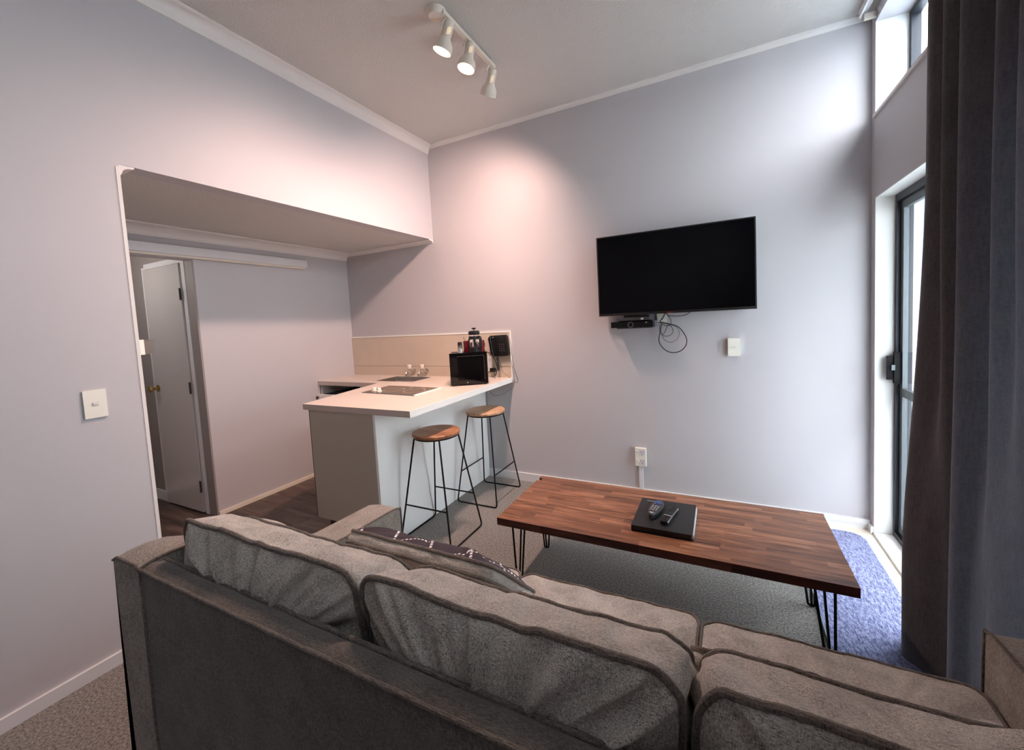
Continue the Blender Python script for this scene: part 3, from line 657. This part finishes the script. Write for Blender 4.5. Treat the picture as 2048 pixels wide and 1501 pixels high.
cord('drooping_cable', [(2.02, -0.06, 1.43), (2.03, -0.06, 1.375), (2.08, -0.06, 1.362), (2.15, -0.06, 1.366), (2.20, -0.06, 1.40)], 0.0026, BLACKP, 'black cable sagging just below the middle of the television')

def switch(name, x, y, z, wd, ht, face, lab, dep=0.012):
    p = thing(name, (x, y, z), lab, 'switch')
    if face == 'y':
        part('faceplate', bx(x-wd/2, x+wd/2, y-dep, y, z-ht/2, z+ht/2), PLASTW, p, bevel=0.003)
        part('switch_surround', bx(x-0.016, x+0.010, y-dep-0.0006, y-dep, z-0.006, z+0.008), LAMPW, p)
        part('rocker', bx(x-0.012, x+0.008, y-dep-0.004, y-dep, z-0.003, z+0.004), TRIM, p, bevel=0.001)
    else:
        part('faceplate', bx(x, x+dep, y-wd/2, y+wd/2, z-ht/2, z+ht/2), PLASTW, p, bevel=0.003)
        part('switch_surround', bx(x+dep, x+dep+0.0006, y-0.010, y+0.010, z-0.009, z+0.009), LAMPW, p)
        part('rocker', bx(x+dep, x+dep+0.004, y-0.008, y+0.008, z-0.003, z+0.006), TRIM, p, bevel=0.001)
switch('light_switch', 2.443, -0.001, 1.135, 0.072, 0.117, 'y', 'cream light switch on the wall to the right below the television', 0.032)
switch('light_switch', 0.001, -2.345, 1.134, 0.070, 0.116, 'x', 'cream light switch on the left wall beside the kitchen opening', 0.008)
p = thing('power_outlet', (1.812, -0.001, 0.318), 'white double power outlet low on the wall above a white conduit', 'outlet')
part('faceplate', bx(1.772, 1.850, -0.030, -0.001, 0.250, 0.385), PLASTW, p, bevel=0.003)
for z in (0.352, 0.283):
    q = part('socket', bx(1.802, 1.842, -0.0315, -0.030, z-0.024, z+0.024), TRIM, p)
    bm = B()
    for dx, dz in ((-0.009, 0.006), (0.009, 0.006), (0, -0.010)): box(bm, 1.822+dx-0.0018, 1.822+dx+0.0018, -0.0322, -0.0315, z+dz-0.005, z+dz+0.005)
    part('slots', bm, DKGREY, q)
    part('rocker', bx(1.778, 1.794, -0.036, -0.030, z-0.001, z+0.014), TRIM, p, bevel=0.002)
p = tag(link('conduit', bx(1.795, 1.824, -0.020, -0.001, 0.068, 0.250), TRIM, bevel=0.002), 'short white plastic conduit from the low outlet down to the skirting', 'conduit')

# ------------------------------------------------------------------ ceiling spotlight
cl = thing('ceiling_spotlight', (1.115, -1.0, ZC-0.002), 'cream ceiling light bar with three spot heads, two glowing', 'ceiling light')
part('ceiling_rose', lt([(0.052, 0), (0.050, 0.012), (0.038, 0.030), (0, 0.034)], (1.075, -1.245, ZC-0.0005), (0, 0, -1)), LAMPW, cl, smooth=True)
part('bar', bx(1.103, 1.128, -1.25, -0.715, ZC-0.032, ZC-0.010), LAMPW, cl, bevel=0.004)
heads = [((1.125, -1.195, 2.965), (1.072, -1.205, 2.83), 1), ((1.130, -1.005, 2.962), (1.107, -1.03, 2.828), 1), ((1.142, -0.735, 2.945), (1.045, -0.79, 2.83), 0)]
for a, b2, on in heads:
    a, b2 = Vector(a), Vector(b2)
    d = (b2-a).normalized() if on else Vector((-0.50, 0.36, -0.79)).normalized()
    if not on: a = Vector((1.128, -0.755, 2.955))
    Ln = 0.150
    bm = B(); lathe(bm, [(0.014, -0.002), (0.024, 0.002), (0.027, 0.012), (0.027, 0.078), (0.034, 0.092), (0.047, 0.112), (0.050, 0.128), (0.051, Ln), (0.047, Ln), (0.045, 0.128), (0.03, 0.11)], a, d, 32)
    hd = part('spot_head', bm, LAMPW, cl, smooth=True)
    bm = B(); lathe(bm, [(0.0445, 0), (0.040, 0.008), (0.022, 0.014), (0, 0.016)], a+d*(Ln-0.012), d, 32); part('bulb', bm, BULB, hd, smooth=True)
    # glowing vent slots on the neck, facing the room
    side = d.cross(Vector((0, 0, 1)));
    vw = (Vector((2.36, -3.05, 1.39))-a); vw = (vw-d*vw.dot(d)).normalized(); sd = d.cross(vw)
    bm = B()
    for i in range(3):
        for j in range(4):
            c0 = a+d*(0.034+0.009*j+0.004*i)+ (vw*math.cos((i-1)*0.26-0.25)+sd*math.sin((i-1)*0.26-0.25))*0.0272
            e1 = d*0.0030; e2 = sd*0.0011
            bm.faces.new([bm.verts.new(c0+p_) for p_ in (-e1-e2, e1-e2, e1+e2, -e1+e2)])
    part('vent_slots', bm, SLOT, hd)
    bm = B(); top = Vector((1.115, a.y-0.02, ZC-0.03)); tube(bm, [top, a+Vector((-0.024, -0.035, -0.02)), a+d*0.035+Vector((-0.02, -0.03, 0))], 0.006, 8)
    part('swivel_arm', bm, LAMPW, hd, smooth=True)
    sl = bpy.data.lights.new('spot', 'SPOT'); sl.energy = 78 if on else 72; sl.color = (1.0, 0.66, 0.55); sl.spot_size = math.radians(150 if on else 140); sl.spot_blend = 0.9; sl.shadow_soft_size = 0.04
    so = bpy.data.objects.new('spot', sl); COL.objects.link(so); so.location = a+d*(Ln+0.012)
    aim = d if not on else d
    so.rotation_euler = aim.to_track_quat('-Z', 'Y').to_euler()

# ------------------------------------------------------------------ bar stools
def make_stool(cx, cy, label, woodm):
    s = thing('bar_stool', (cx, cy, 0), label, 'stool', None)
    ZS = 0.695
    bm = B(); lathe(bm, [(0, 0), (0.150, 0), (0.155, 0.004), (0.155, 0.018), (0.151, 0.022), (0, 0.022)], (cx, cy, ZS-0.022), seg=48, cap=False)
    part('seat', bm, woodm, s, smooth=True)
    bm = B(); tube(bm, [(cx+0.143*math.cos(2*PI*k/40), cy+0.143*math.sin(2*PI*k/40), ZS-0.0275) for k in range(40)], 0.0055, 8, True); part('seat_ring', bm, BLACKM, s, smooth=True)
    hx, hy, tx, ty = 0.198, 0.176, 0.100, 0.100
    for sx in (-1, 1):
        pts = [(cx+sx*tx, cy-ty, ZS-0.028), (cx+sx*hx, cy-hy, 0.0052), (cx+sx*hx, cy+hy, 0.0052), (cx+sx*tx, cy+ty, ZS-0.028)]
        part('leg_frame', tb(grow(pts, 0.028), 0.0055, 8), BLACKM, s, smooth=True)
    for sy in (-1, 1):
        f = (ZS-0.028-0.235)/(ZS-0.033); X_ = tx+(hx-tx)*f; Y_ = ty+(hy-ty)*f
        part('footrest', tb([(cx-X_, cy+sy*Y_, 0.235), (cx+X_, cy+sy*Y_, 0.235)], 0.005, 8), BLACKM, s, smooth=True)
    return s
s1 = make_stool(0.676, -0.975, 'near bar stool with a reddish brown round wooden seat', STOOLW)
s2 = dup(s1, (0.676, -0.353, 0), PI/2)
s2['label'] = 'far bar stool with a paler round wooden seat, next to the back wall'
for ch in s2.children:
    if ch.name.startswith('seat') and not ch.name.startswith('seat_ring'):
        ch.data = ch.data.copy(); ch.data.materials[0] = STOOLW2
for s in (s1, s2): s['group'] = 'bar stools at the breakfast bar'

# ------------------------------------------------------------------ coffee table
TX0_, TX1_, TY0_, TY1_, TT, TH = 1.331, 2.784, -1.352, -0.780, 0.400, 0.037
ct = thing('coffee_table', (2.057, -1.066, 0), 'long low wooden coffee table with black hairpin legs', 'table')
rows = 16; rw = (TY1_-TY0_)/rows
random.seed(11)
for r_ in range(rows):
    y0 = TY0_+r_*rw; x = TX0_-random.random()*0.3
    while x < TX1_-0.002:
        ln = random.uniform(0.24, 0.48); a, b2 = max(x, TX0_), min(x+ln, TX1_)
        if TX1_-b2 < 0.05: b2 = TX1_
        if b2-a > 0.03:
            edge = r_ == 0
            bm = B(); vs = box(bm, a+0.0001, b2-0.0001, y0+0.0001, y0+rw-0.0001, TT-TH, TT)
            o = part('stave', bm, TABLEW, ct, at=((a+b2)/2, y0+rw/2, TT), mats=[TABLEW, EDGEW] if edge else None)
            if edge:
                for pf in o.data.polygons:
                    if pf.normal.y < -0.9: pf.material_index = 1
        x = b2 if b2 > a else x+ln
        if x < TX0_: x = TX0_
for fx, fy, sx, sy in ((1.405, -0.905, -1, 1), (1.405, -1.255, -1, -1), (2.705, -0.905, 1, 1), (2.705, -1.255, 1, -1)):
    tx = fx-sx*0.02; ty = fy-sy*0.02
    cxp, cyp = fx-sx*0.055, fy-sy*0.0
    z = TT-TH
    bm = B(); box(bm, fx-0.055, fx+0.055, fy-0.045, fy+0.045, z-0.003, z); part('mounting_plate', bm, BLACKM, ct)
    corner = (fx+sx*0.012, fy+sy*0.010)
    A = (fx+sx*0.035, fy-sy*0.03, z-0.003); Bp = (fx-sx*0.045, fy-sy*0.035, z-0.003); Cc = (fx-sx*0.045, fy+sy*0.035, z-0.003)
    mid = (fx-sx*0.0, fy+sy*0.01, z-0.003)
    foot = Vector((corner[0], corner[1], 0.0065))
    part('leg', tb(grow([(fx-0.042, fy+0.002, z-0.003), (foot.x-0.012, foot.y, 0.0065), (foot.x+0.014, foot.y, 0.0065), (fx+0.030, fy+0.012, z-0.003)], 0.012), 0.0052, 8), BLACKM, ct, smooth=True)
    part('leg_strut', tb([(fx-0.004, fy-sy*0.038, z-0.003), (foot.x+0.001, foot.y, 0.008)], 0.005, 8), BLACKM, ct, smooth=True)

# folder and remotes
fo = thing('black_folder', (2.11, -1.093, TT), 'black ring folder lying on the coffee table under two remotes', 'folder')
FX0, FX1, FY0, FY1 = 1.981, 2.240, -1.245, -0.945
rzf = -0.02
part('back_cover', bx(FX0, FX1, FY0, FY1, TT+0.0003, TT+0.003), FOLD, fo, bevel=0.001)
part('spine', bx(FX0-0.002, FX0+0.003, FY0, FY1, TT+0.003, TT+0.026), FOLD, fo, bevel=0.001)
part('pages', bx(FX0+0.02, FX1+0.004, FY0+0.014, FY1-0.01, TT+0.004, TT+0.022), PAPER, fo)
part('front_cover', bx(FX0, FX1, FY0, FY1, TT+0.026, TT+0.029), FOLD, fo, bevel=0.001)
part('pocket', bx(FX0+0.005, FX1-0.005, FY0+0.006, FY0+0.013, TT+0.003, TT+0.026), BLACKP, fo)
bm = B()
for i in range(7): box(bm, 2.010+i*0.0052, 2.0136+i*0.0052, -0.975, -0.970, TT+0.029, TT+0.0294)
part('title_print', bm, LOGOW, fo)
FT = TT+0.0295
def remote(name, cx, cy, rz, L_, Wd, Ht, lab, style):
    p = thing(name, (cx, cy, FT), lab, 'remote')
    Rm = Matrix.Rotation(rz, 3, 'Z'); C0 = Vector((cx, cy, FT))
    def T(bm):
        for v in bm.verts: v.co = Rm @ Vector((v.co.x, v.co.y, v.co.z))+C0
        return bm
    bm = B(); n = 28; rings = []
    for (sc, z) in ((0.80, 0.0005), (0.96, Ht*0.3), (1.0, Ht*0.6), (0.93, Ht*0.92), (0.80, Ht)):
        ring = []
        for k in range(n):
            a = 2*PI*k/n; e = 2.4 if style else 6.0
            ca, sa = math.cos(a), math.sin(a)
            rx = abs(ca)**(2/e)*(1 if ca > 0 else -1); ry = abs(sa)**(2/e)*(1 if sa > 0 else -1)
            wv = 1.0 if not style else (1.0+0.16*ry if ry < 0 or True else 1)
            ring.append(bm.verts.new((rx*Wd/2*sc*wv, ry*L_/2*(0.94+0.06*sc), z)))
        rings.append(ring)
    for a, b2 in zip(rings, rings[1:]):
        for k in range(n): bm.faces.new((a[k], a[(k+1) % n], b2[(k+1) % n], b2[k]))
    bm.faces.new(rings[0][::-1]); bm.faces.new(rings[-1])
    part('case', T(bm), DKGREY if style else BLACKP, p, smooth=True)
    def btn(x, y, w_, l_, m, nm='button'):
        bm = B(); box(bm, x-w_/2, x+w_/2, y-l_/2, y+l_/2, Ht-0.0005, Ht+0.0022); part(nm, T(bm), m, p, bevel=0.0006)
    if style:
        bm = B(); lathe(bm, [(0.021, 0), (0.021, 0.002), (0.0, 0.003)], (0, 0.044, Ht-0.0002), seg=24); part('navigation_pad', T(bm), mat('navy_pad', (36, 52, 96), 0.3), p)
        bm = B(); lathe(bm, [(0.0065, 0), (0.006, 0.003), (0, 0.0035)], (0, 0.044, Ht+0.001), seg=16); part('centre_button', T(bm), BLUEB, p)
        for k in range(8):
            a = k*PI/4+0.2; btn(0.0165*math.cos(a), 0.044+0.0165*math.sin(a), 0.006, 0.005, MIDG if k % 2 else BLUEB)
        for i in range(5):
            for j in (-1, 0, 1): btn(j*0.0125, 0.010-i*0.012, 0.007, 0.0045, MIDG if (i+j) % 2 else LOGOW)
        bm = B(); prism(bm, [(-0.012, -0.060), (0.012, -0.060), (0, -0.071)], 'z', Ht-0.0005, Ht+0.0012); part('logo_plate', T(bm), LOGOW, p)
    else:
        for i in range(6):
            for j in (-1, 0, 1): btn(j*0.012, 0.062-i*0.0125, 0.006, 0.005, TEAL if (i == 4 and j < 1) else DKGREY)
        btn(0, -0.020, 0.036, 0.004, LOGOW, 'silver_band')
        for i in range(3):
            for j in (-1, 1): btn(j*0.010, -0.034-i*0.012, 0.009, 0.005, DKGREY)
        bm = B(); box(bm, 0.0185, 0.0200, -0.078, 0.078, Ht*0.5, Ht*0.95); part('silver_edge', T(bm), MIDG, p)
remote('remote_control', 2.066, -1.085, -0.14, 0.172, 0.056, 0.026, 'dark grey rounded remote with a blue navigation pad on the black folder', 1)
remote('remote_control', 2.131, -1.118, -0.20, 0.165, 0.042, 0.018, 'slim black remote with a silver band, right of the rounded one', 0)

# ------------------------------------------------------------------ rug
rg = thing('door_rug', (2.9, -1.2, 0.004), 'blue grey rug with rounded corners beside the sliding door', 'rug')
def rrect(x0, x1, y0, y1, r, n=8):
    out = []
    for cx, cy, a0 in ((x1-r, y1-r, 0), (x0+r, y1-r, PI/2), (x0+r, y0+r, PI), (x1-r, y0+r, 1.5*PI)):
        for k in range(n+1): out.append((cx+r*math.cos(a0+k/n*PI/2), cy+r*math.sin(a0+k/n*PI/2)))
    return out
rp = [(2.750, -0.095), (3.00, -0.097), (3.05, -0.105), (3.085, -0.13), (3.10, -0.17), (3.098, -0.8), (3.094, -1.5), (3.08, -1.62), (3.03, -1.66), (2.77, -1.66), (2.742, -1.62), (2.740, -1.1), (2.745, -0.7)]
rp = [(a, b2) for a, b2 in rp]
bm = B(); prism(bm, rp, 'z', 0.0045, 0.014); part('pile', bm, RUG, rg, bevel=0.002)
bm = B(); tube(bm, [(a, b2, 0.009) for a, b2 in rp], 0.005, 6, True); part('binding', bm, RUGEDGE, rg, smooth=True)

# ------------------------------------------------------------------ sofa
def cushion(name, parent, x0, x1, A0, A1, B0, B1, rc, bulA, bulB, bulS, m, seed, pr=0.0055, wr=0.004, asA='top', piping=True, m2=None, sag=0.0, at=None, nring=16, UVa=False, wA=1.0, wB=1.0):
    """two outline loops A and B in tilted planes; A0/A1 = (y,z) at the bottom/top of loop A. faces bulge, boxing joins them"""
    A0, A1, B0, B1 = [Vector((0, p[0], p[1])) for p in (A0, A1, B0, B1)]
    w = x1-x0; hA = (A1-A0).length
    base = []; n_c = 10
    def outline(h):
        pts = []
        def seg(p, q, n):
            for i in range(n): pts.append(((p[0]+(q[0]-p[0])*i/n), (p[1]+(q[1]-p[1])*i/n)))
        r = rc
        cs = [((w-r, h-r), 0), ((r, h-r), PI/2), ((r, r), PI), ((w-r, r), 1.5*PI)]
        nside = [40, 22, 40, 22]
        for i, ((cx, cy), a0) in enumerate(cs):
            for k in range(n_c): t = a0+k/n_c*PI/2; pts.append((cx+r*math.cos(t), cy+r*math.sin(t)))
            e = (cx+r*math.cos(a0+PI/2), cy+r*math.sin(a0+PI/2)); nx = cs[(i+1) % 4]
            s = (nx[0][0]+r*math.cos(nx[1]), nx[0][1]+r*math.sin(nx[1])); seg(e, s, nside[i])
        return pts
    O = outline(hA); N = len(O)
    def nz(i, f, z=0.0):
        a = 2*PI*i/N; return noise.noise(Vector((math.cos(a)*f+seed*7.3, math.sin(a)*f-seed*3.1, z+seed)))
    # wobble of the outline
    OW = []
    for i, (a, b2) in enumerate(O):
        k = nz(i, 3.0)*0.010+nz(i, 9.0, 5)*0.004
        dx, dy = a-w/2, b2-hA/2; l = math.hypot(dx, dy) or 1
        top = max(0.0, (b2/hA-0.8)/0.2); sg = -sag*top*(1-(2*a/w-1)**2)
        OW.append((a+dx/l*k, b2+dy/l*k+sg))
    dA = (A1-A0)/hA; dB = (B1-B0)/hA
    nA = Vector((1, 0, 0)).cross(dA).normalized(); 
    if nA.dot((A0+A1)/2-(B0+B1)/2) < 0: nA = -nA
    nB = Vector((1, 0, 0)).cross(dB).normalized()
    if nB.dot((B0+B1)/2-(A0+A1)/2) < 0: nB = -nB
    def PA(a, b2, o=0): return Vector((x0+a, 0, 0))+A0+dA*b2+nA*o
    def PB(a, b2, o=0): return Vector((x0+a, 0, 0))+B0+dB*b2+nB*o
    bm = B(); uvl = bm.loops.layers.uv.new('UVMap'); uvd = {}
    loops = []
    svals = [0.0, 0.12]+[0.12+0.88*(1-(1-k/nring)**1.5) for k in range(1, nring+1)]
    per = []
    acc = 0
    for i in range(N):
        q = Vector(O[i])-Vector(O[i-1]); acc += q.length; per.append(acc)
    def face(P, bul, amp):
        rings = []
        for s in svals[1:]:
            ring = []
            for i, (a, b2) in enumerate(OW):
                aa, bb = w/2+(a-w/2)*s, hA/2+(b2-hA/2)*s
                e = bul*(1-s**3.2)
                win = math.exp(-((s-0.80)/0.24)**2)*(1 if s < 0.985 else 0.2)
                g = noise.noise(Vector((per[i]*19+seed*11, s*1.3, seed)))*1.0+noise.noise(Vector((per[i]*42+seed*5, s*2.0, seed+9)))*0.55
                e += amp*wr*win*g*3.0
                e += wr*1.3*noise.noise(Vector((aa*7+seed, bb*7, seed*2.0)))*(1-s**6)
                v = bm.verts.new(P(aa, bb, e)); uvd[v] = (aa, bb); ring.append(v)
            rings.append(ring)
        c = bm.verts.new(P(w/2, hA/2, bul)); uvd[c] = (w/2, hA/2)
        for i in range(N): bm.faces.new((c, rings[0][i], rings[0][(i+1) % N]))
        for a, b2 in zip(rings, rings[1:]):
            for i in range(N): bm.faces.new((a[i], b2[i], b2[(i+1) % N], a[(i+1) % N]))
        return rings[-1]
    ra = face(PA, bulA, wA); rb = face(PB, bulB, wB)
    prev = ra; K = 7
    cA = sum((v.co for v in ra), Vector())/N; cB = sum((v.co for v in rb), Vector())/N
    for k in range(1, K+1):
        t = k/K
        if k == K: cur = rb
        else:
            cur = []
            for i in range(N):
                p = ra[i].co.lerp(rb[i].co, t); cc = cA.lerp(cB, t); out = (p-cc)
                ax = (cB-cA).normalized(); out -= ax*out.dot(ax); out.normalize()
                g = noise.noise(Vector((per[i]*26+seed*3, t*2.0, seed*4.0)))*1.1+noise.noise(Vector((per[i]*9+seed, t*3, seed)))*0.8
                cur.append(bm.verts.new(p+out*(bulS*math.sin(PI*t)+wr*(1.3 if wr < 0.008 else 2.1)*(g-0.1)*math.sin(PI*t)))); uvd[cur[-1]] = (OW[i][0], OW[i][1])
        for i in range(N): bm.faces.new((prev[i], cur[i], cur[(i+1) % N], prev[(i+1) % N]))
        prev = cur
    bmesh.ops.recalc_face_normals(bm, faces=bm.faces[:])
    for f in bm.faces:
        for l in f.loops:
            if l.vert in uvd: l[uvl].uv = uvd[l.vert]
    la = [v.co.copy() for v in ra]; lb = [v.co.copy() for v in rb]
    fa = None
    body = link(name, bm, m, parent, smooth=False, mats=[m, m2] if m2 else None, at=at)
    for p in body.data.polygons: p.use_smooth = True
    if m2:
        nfa = N+N*(len(svals)-2)
        for k, p in enumerate(body.data.polygons):
            if k < nfa: p.material_index = 1
    if piping:
        for lp in (la, lb): link('piping', tb(lp, pr, 8, True), PIPE, body, smooth=True)
    return body

sf = thing('sofa', (2.0, -2.2, 0), 'grey tweed three seat sofa with piped cushions in the foreground', 'sofa')
XL0, XL1, XR0, XR1, YB = 0.930, 1.080, 2.920, 3.070, -2.625
# arms
armprof = [(YB, 0.09), (YB, 0.834), (-2.600, 0.841), (-2.560, 0.843), (-2.515, 0.836), (-2.46, 0.812), (-2.38, 0.752), (-2.30, 0.695), (-2.22, 0.652), (-2.14, 0.624), (-2.05, 0.609), (-1.90, 0.604), (-1.79, 0.600), (-1.762, 0.590), (-1.752, 0.575), (-1.752, 0.4), (-1.752, 0.09)]
for (xa, xb, outer_left) in ((XL0, XL1, True), (XR0, XR1, False)):
    bm = B(); cols = []
    xs = [0, 0.012, 0.04, 0.075, 0.11, 0.138, 0.15]; dz = [-0.014, -0.004, 0.002, 0.004, 0.003, 0.001, 0.0]
    for t, h in zip(xs, dz):
        tt = t if outer_left else 0.15-t; col_ = []
        for (y, z) in armprof:
            zz = z+(h if z > 0.3 else 0)
            flare = -0.045*(1-z/0.84)*(1-t/0.15) if outer_left else 0
            col_.append(bm.verts.new((xa+tt+flare, y, zz)))
        cols.append(col_)
    n = len(armprof)
    for a, b2 in zip(cols, cols[1:]):
        for i in range(n): bm.faces.new((a[i], a[(i+1) % n], b2[(i+1) % n], b2[i]))
    for cc in (cols[0], cols[-1]):      # side faces as a strip down to the base line
        low = [bm.verts.new((v.co.x, v.co.y, 0.09)) for v in cc[1:-1]]
        ch = [cc[0]]+low+[cc[-1]]
        for i in range(n-1):
            q = [cc[i], cc[i+1], ch[i+1], ch[i]]; q = [v for k_, v in enumerate(q) if v not in q[:k_]]
            if len(q) > 2: bm.faces.new(q)
    bmesh.ops.remove_doubles(bm, verts=bm.verts, dist=1e-5); bmesh.ops.recalc_face_normals(bm, faces=bm.faces[:])
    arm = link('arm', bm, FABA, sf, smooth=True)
    xin = xb if outer_left else xa
    pts = [(xin, y, z+0.001) for y, z in armprof[1:-1]]+[(xin, -1.752, z) for z in (0.55, 0.52, 0.45, 0.35, 0.2, 0.10)]
    link('piping', tb(smoothpts(pts, 3), 0.004, 8), PIPE, arm, smooth=True)
    xo = xa if outer_left else xb
    pts = [((xo+xin)/2+t, YB, 0.836-(0.012 if abs(t) > 0.07 else 0)) for t in (-0.075, -0.05, 0.0, 0.05, 0.075)]
    link('piping', tb(pts, 0.004, 8), PIPE, arm, smooth=True)
# back frame: soft crowned rail, rear panel slightly bowed
bm = B(); nx = 60; prof = []
bprof = [(YB, 0.10), (YB-0.004, 0.45), (YB, 0.832), (YB+0.010, 0.837), (YB+0.022, 0.838), (YB+0.035, 0.835), (YB+0.048, 0.827), (YB+0.056, 0.812), (YB+0.06, 0.78), (YB+0.13, 0.10)]
cols = []
for i in range(nx+1):
    x = XL1+(XR0-XL1)*i/nx; col_ = []
    for k, (y, z) in enumerate(bprof):
        wv = 0.003*noise.noise(Vector((x*5, k, 0)))
        col_.append(bm.verts.new((x, y+wv*(1 if k in (3, 4, 5, 6) else 0.3), z+(wv if k in (2, 3, 4, 5, 6) else 0))))
    cols.append(col_)
n = len(bprof)
for a, b2 in zip(cols, cols[1:]):
    for i in range(n): bm.faces.new((a[i], a[(i+1) % n], b2[(i+1) % n], b2[i]))
bm.faces.new(cols[0]); bm.faces.new(cols[-1][::-1]); bmesh.ops.recalc_face_normals(bm, faces=bm.faces[:])
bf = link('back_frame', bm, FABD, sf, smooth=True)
pts = [(XL0+0.15+(XR0-XL1)*i/80, YB-0.002+0.0015*noise.noise(Vector((i*0.4, 0, 0))), 0.833+0.002*noise.noise(Vector((i*0.3, 5, 0)))) for i in range(81)]
link('piping', tb(pts, 0.0042, 8), PIPE, bf, smooth=True)
pts = [(XL1+(XR0-XL1)*i/80, YB+0.051+0.002*noise.noise(Vector((i*0.4, 9, 0))), 0.829+0.003*noise.noise(Vector((i*0.3, 15, 0)))) for i in range(81)]
link('piping', tb(pts, 0.0045, 8), PIPE, bf, smooth=True)
for xx in (XL1, XR0): link('seam', tb([(xx, YB-0.001, 0.83), (xx, YB-0.005, 0.45), (xx, YB-0.001, 0.10)], 0.0035, 8), PIPE, bf, smooth=True)
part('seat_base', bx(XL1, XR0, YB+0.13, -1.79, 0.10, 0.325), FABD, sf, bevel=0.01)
for x, y in ((1.0, -2.56), (1.0, -1.82), (3.0, -2.56), (3.0, -1.82)):
    part('foot', bx(x-0.025, x+0.025, y-0.025, y+0.025, 0.001, 0.095), KICK, sf, bevel=0.003)
# seat cushions: loop A = top, loop B = underside (b runs from back to front)
for k, (xa, xb) in enumerate(((1.088, 1.682), (1.692, 2.292), (2.300, 2.912))):
    cushion('seat_cushion', sf, xa, xb, (-2.42, 0.452), (-1.762, 0.447), (-2.42, 0.33), (-1.775, 0.33), 0.045, 0.022, 0.0, 0.010, FAB, 21+k, pr=0.0045, wr=0.0022, nring=12)
# back cushions: loop A = rear (towards the camera), loop B = front
for k, (xa, xb, zt, yt) in enumerate(((1.098, 1.722, 0.928, -2.540), (1.744, 2.306, 0.932, -2.540), (2.326, 2.912, 0.930, -2.540))):
    cushion('back_cushion', sf, xa, xb, (-2.490, 0.475), (yt, zt), (-2.26, 0.475), (-2.395, 0.864), 0.05, 0.050, 0.03, 0.009, FAB, 41+k*3, pr=0.0056, wr=0.0090, sag=0.006, nring=18)

# loose scatter cushions
sc1 = thing('scatter_cushion', (1.56, -2.0, 0.47), 'dark plaid scatter cushion with white dashed lines at the left end of the sofa', 'cushion')
cushion('cover', sc1, 1.262, 1.800, (-1.905, 0.490), (-2.165, 0.735), (-1.925, 0.465), (-2.190, 0.712), 0.03, 0.045, 0.03, 0.004, FAB, 71, pr=0.006, wr=0.005, m2=PLAID)
sc2 = thing('scatter_cushion', (2.52, -2.0, 0.47), 'dark plaid scatter cushion mostly hidden behind the right back cushion', 'cushion')
cushion('cover', sc2, 2.29, 2.60, (-1.96, 0.485), (-2.095, 0.612), (-1.98, 0.463), (-2.115, 0.588), 0.04, 0.018, 0.02, 0.004, FAB, 83, pr=0.006, wr=0.004, m2=PLAID)

# ------------------------------------------------------------------ curtain and its track
top = [(3.13, -1.40), (3.07, -1.12), (3.12, -1.42), (3.045, -1.13), (3.0, -1.195), (3.055, -1.27), (2.985, -1.325), (3.05, -1.38), (2.985, -1.43), (3.07, -1.50), (3.0, -1.555), (3.045, -1.60), (3.0, -1.65), (3.05, -1.75), (3.01, -1.87), (3.05, -2.0), (3.01, -2.15), (3.05, -2.3), (3.02, -2.45)]
bot = [(3.13, -1.25), (3.06, -1.00), (3.11, -1.28), (3.03, -1.02), (2.975, -1.09), (3.0, -1.15), (3.05, -1.21), (3.07, -1.27), (2.985, -1.41), (3.02, -1.45), (3.03, -1.50), (3.02, -1.56), (3.05, -1.64), (3.085, -1.72), (3.115, -1.85), (3.10, -2.0), (3.118, -2.15), (3.105, -2.3), (3.118, -2.45)]
assert len(top) == len(bot)
ts, bs = smoothpts([Vector((a, b2, 0)) for a, b2 in top], 10), smoothpts([Vector((a, b2, 0)) for a, b2 in bot], 10)
bm = B(); rows_ = []
NZ = 60
for j in range(NZ+1):
    t = j/NZ; z = 2.955-(2.955-0.020)*t
    if z > 1.9: f = 0.30*(2.955-z)/1.055*0.25
    else: f = 0.075+0.925*min(1, (1.9-z)/1.55)**1.3
    f = max(0, min(1, f)); f = f*f*(3-2*f) if f < 1 else 1
    if z > 1.9: f = 0.02*(2.955-z)
    row = []
    for a, b2 in zip(ts, bs):
        p = a.lerp(b2, f); row.append(bm.verts.new((p.x+0.003*noise.noise(Vector((p.y*8, z*1.5, 0))), p.y, z)))
    rows_.append(row)
for a, b2 in zip(rows_, rows_[1:]):
    for i in range(len(a)-1): bm.faces.new((a[i], a[i+1], b2[i+1], b2[i]))
cur = thing('curtain', (3.03, -1.7, 0), 'long dark grey curtain hanging in folds beside the sliding door', 'curtain')
o = part('drape', bm, CURT, cur)
for p in o.data.polygons: p.use_smooth = True
sm = o.modifiers.new('thick', 'SOLIDIFY'); sm.thickness = 0.0022
tr = thing('curtain_track', (3.11, -1.5, ZC-0.03), 'white curtain track on the ceiling in the right corner', 'curtain track')
bm = B(); box(bm, 3.085, 3.093, -4.5, -0.075, ZC-0.045, ZC-0.004); part('fascia', bm, TRIM, tr, bevel=0.001)
bm = B(); box(bm, 3.093, 3.125, -4.5, -0.06, ZC-0.018, ZC-0.004); part('rail', bm, CORN, tr, bevel=0.002)
bm = B(); box(bm, 3.108, 3.16, -0.085, -0.070, ZC-0.062, ZC-0.03); part('end_bracket', bm, LAMPW, tr, bevel=0.003)
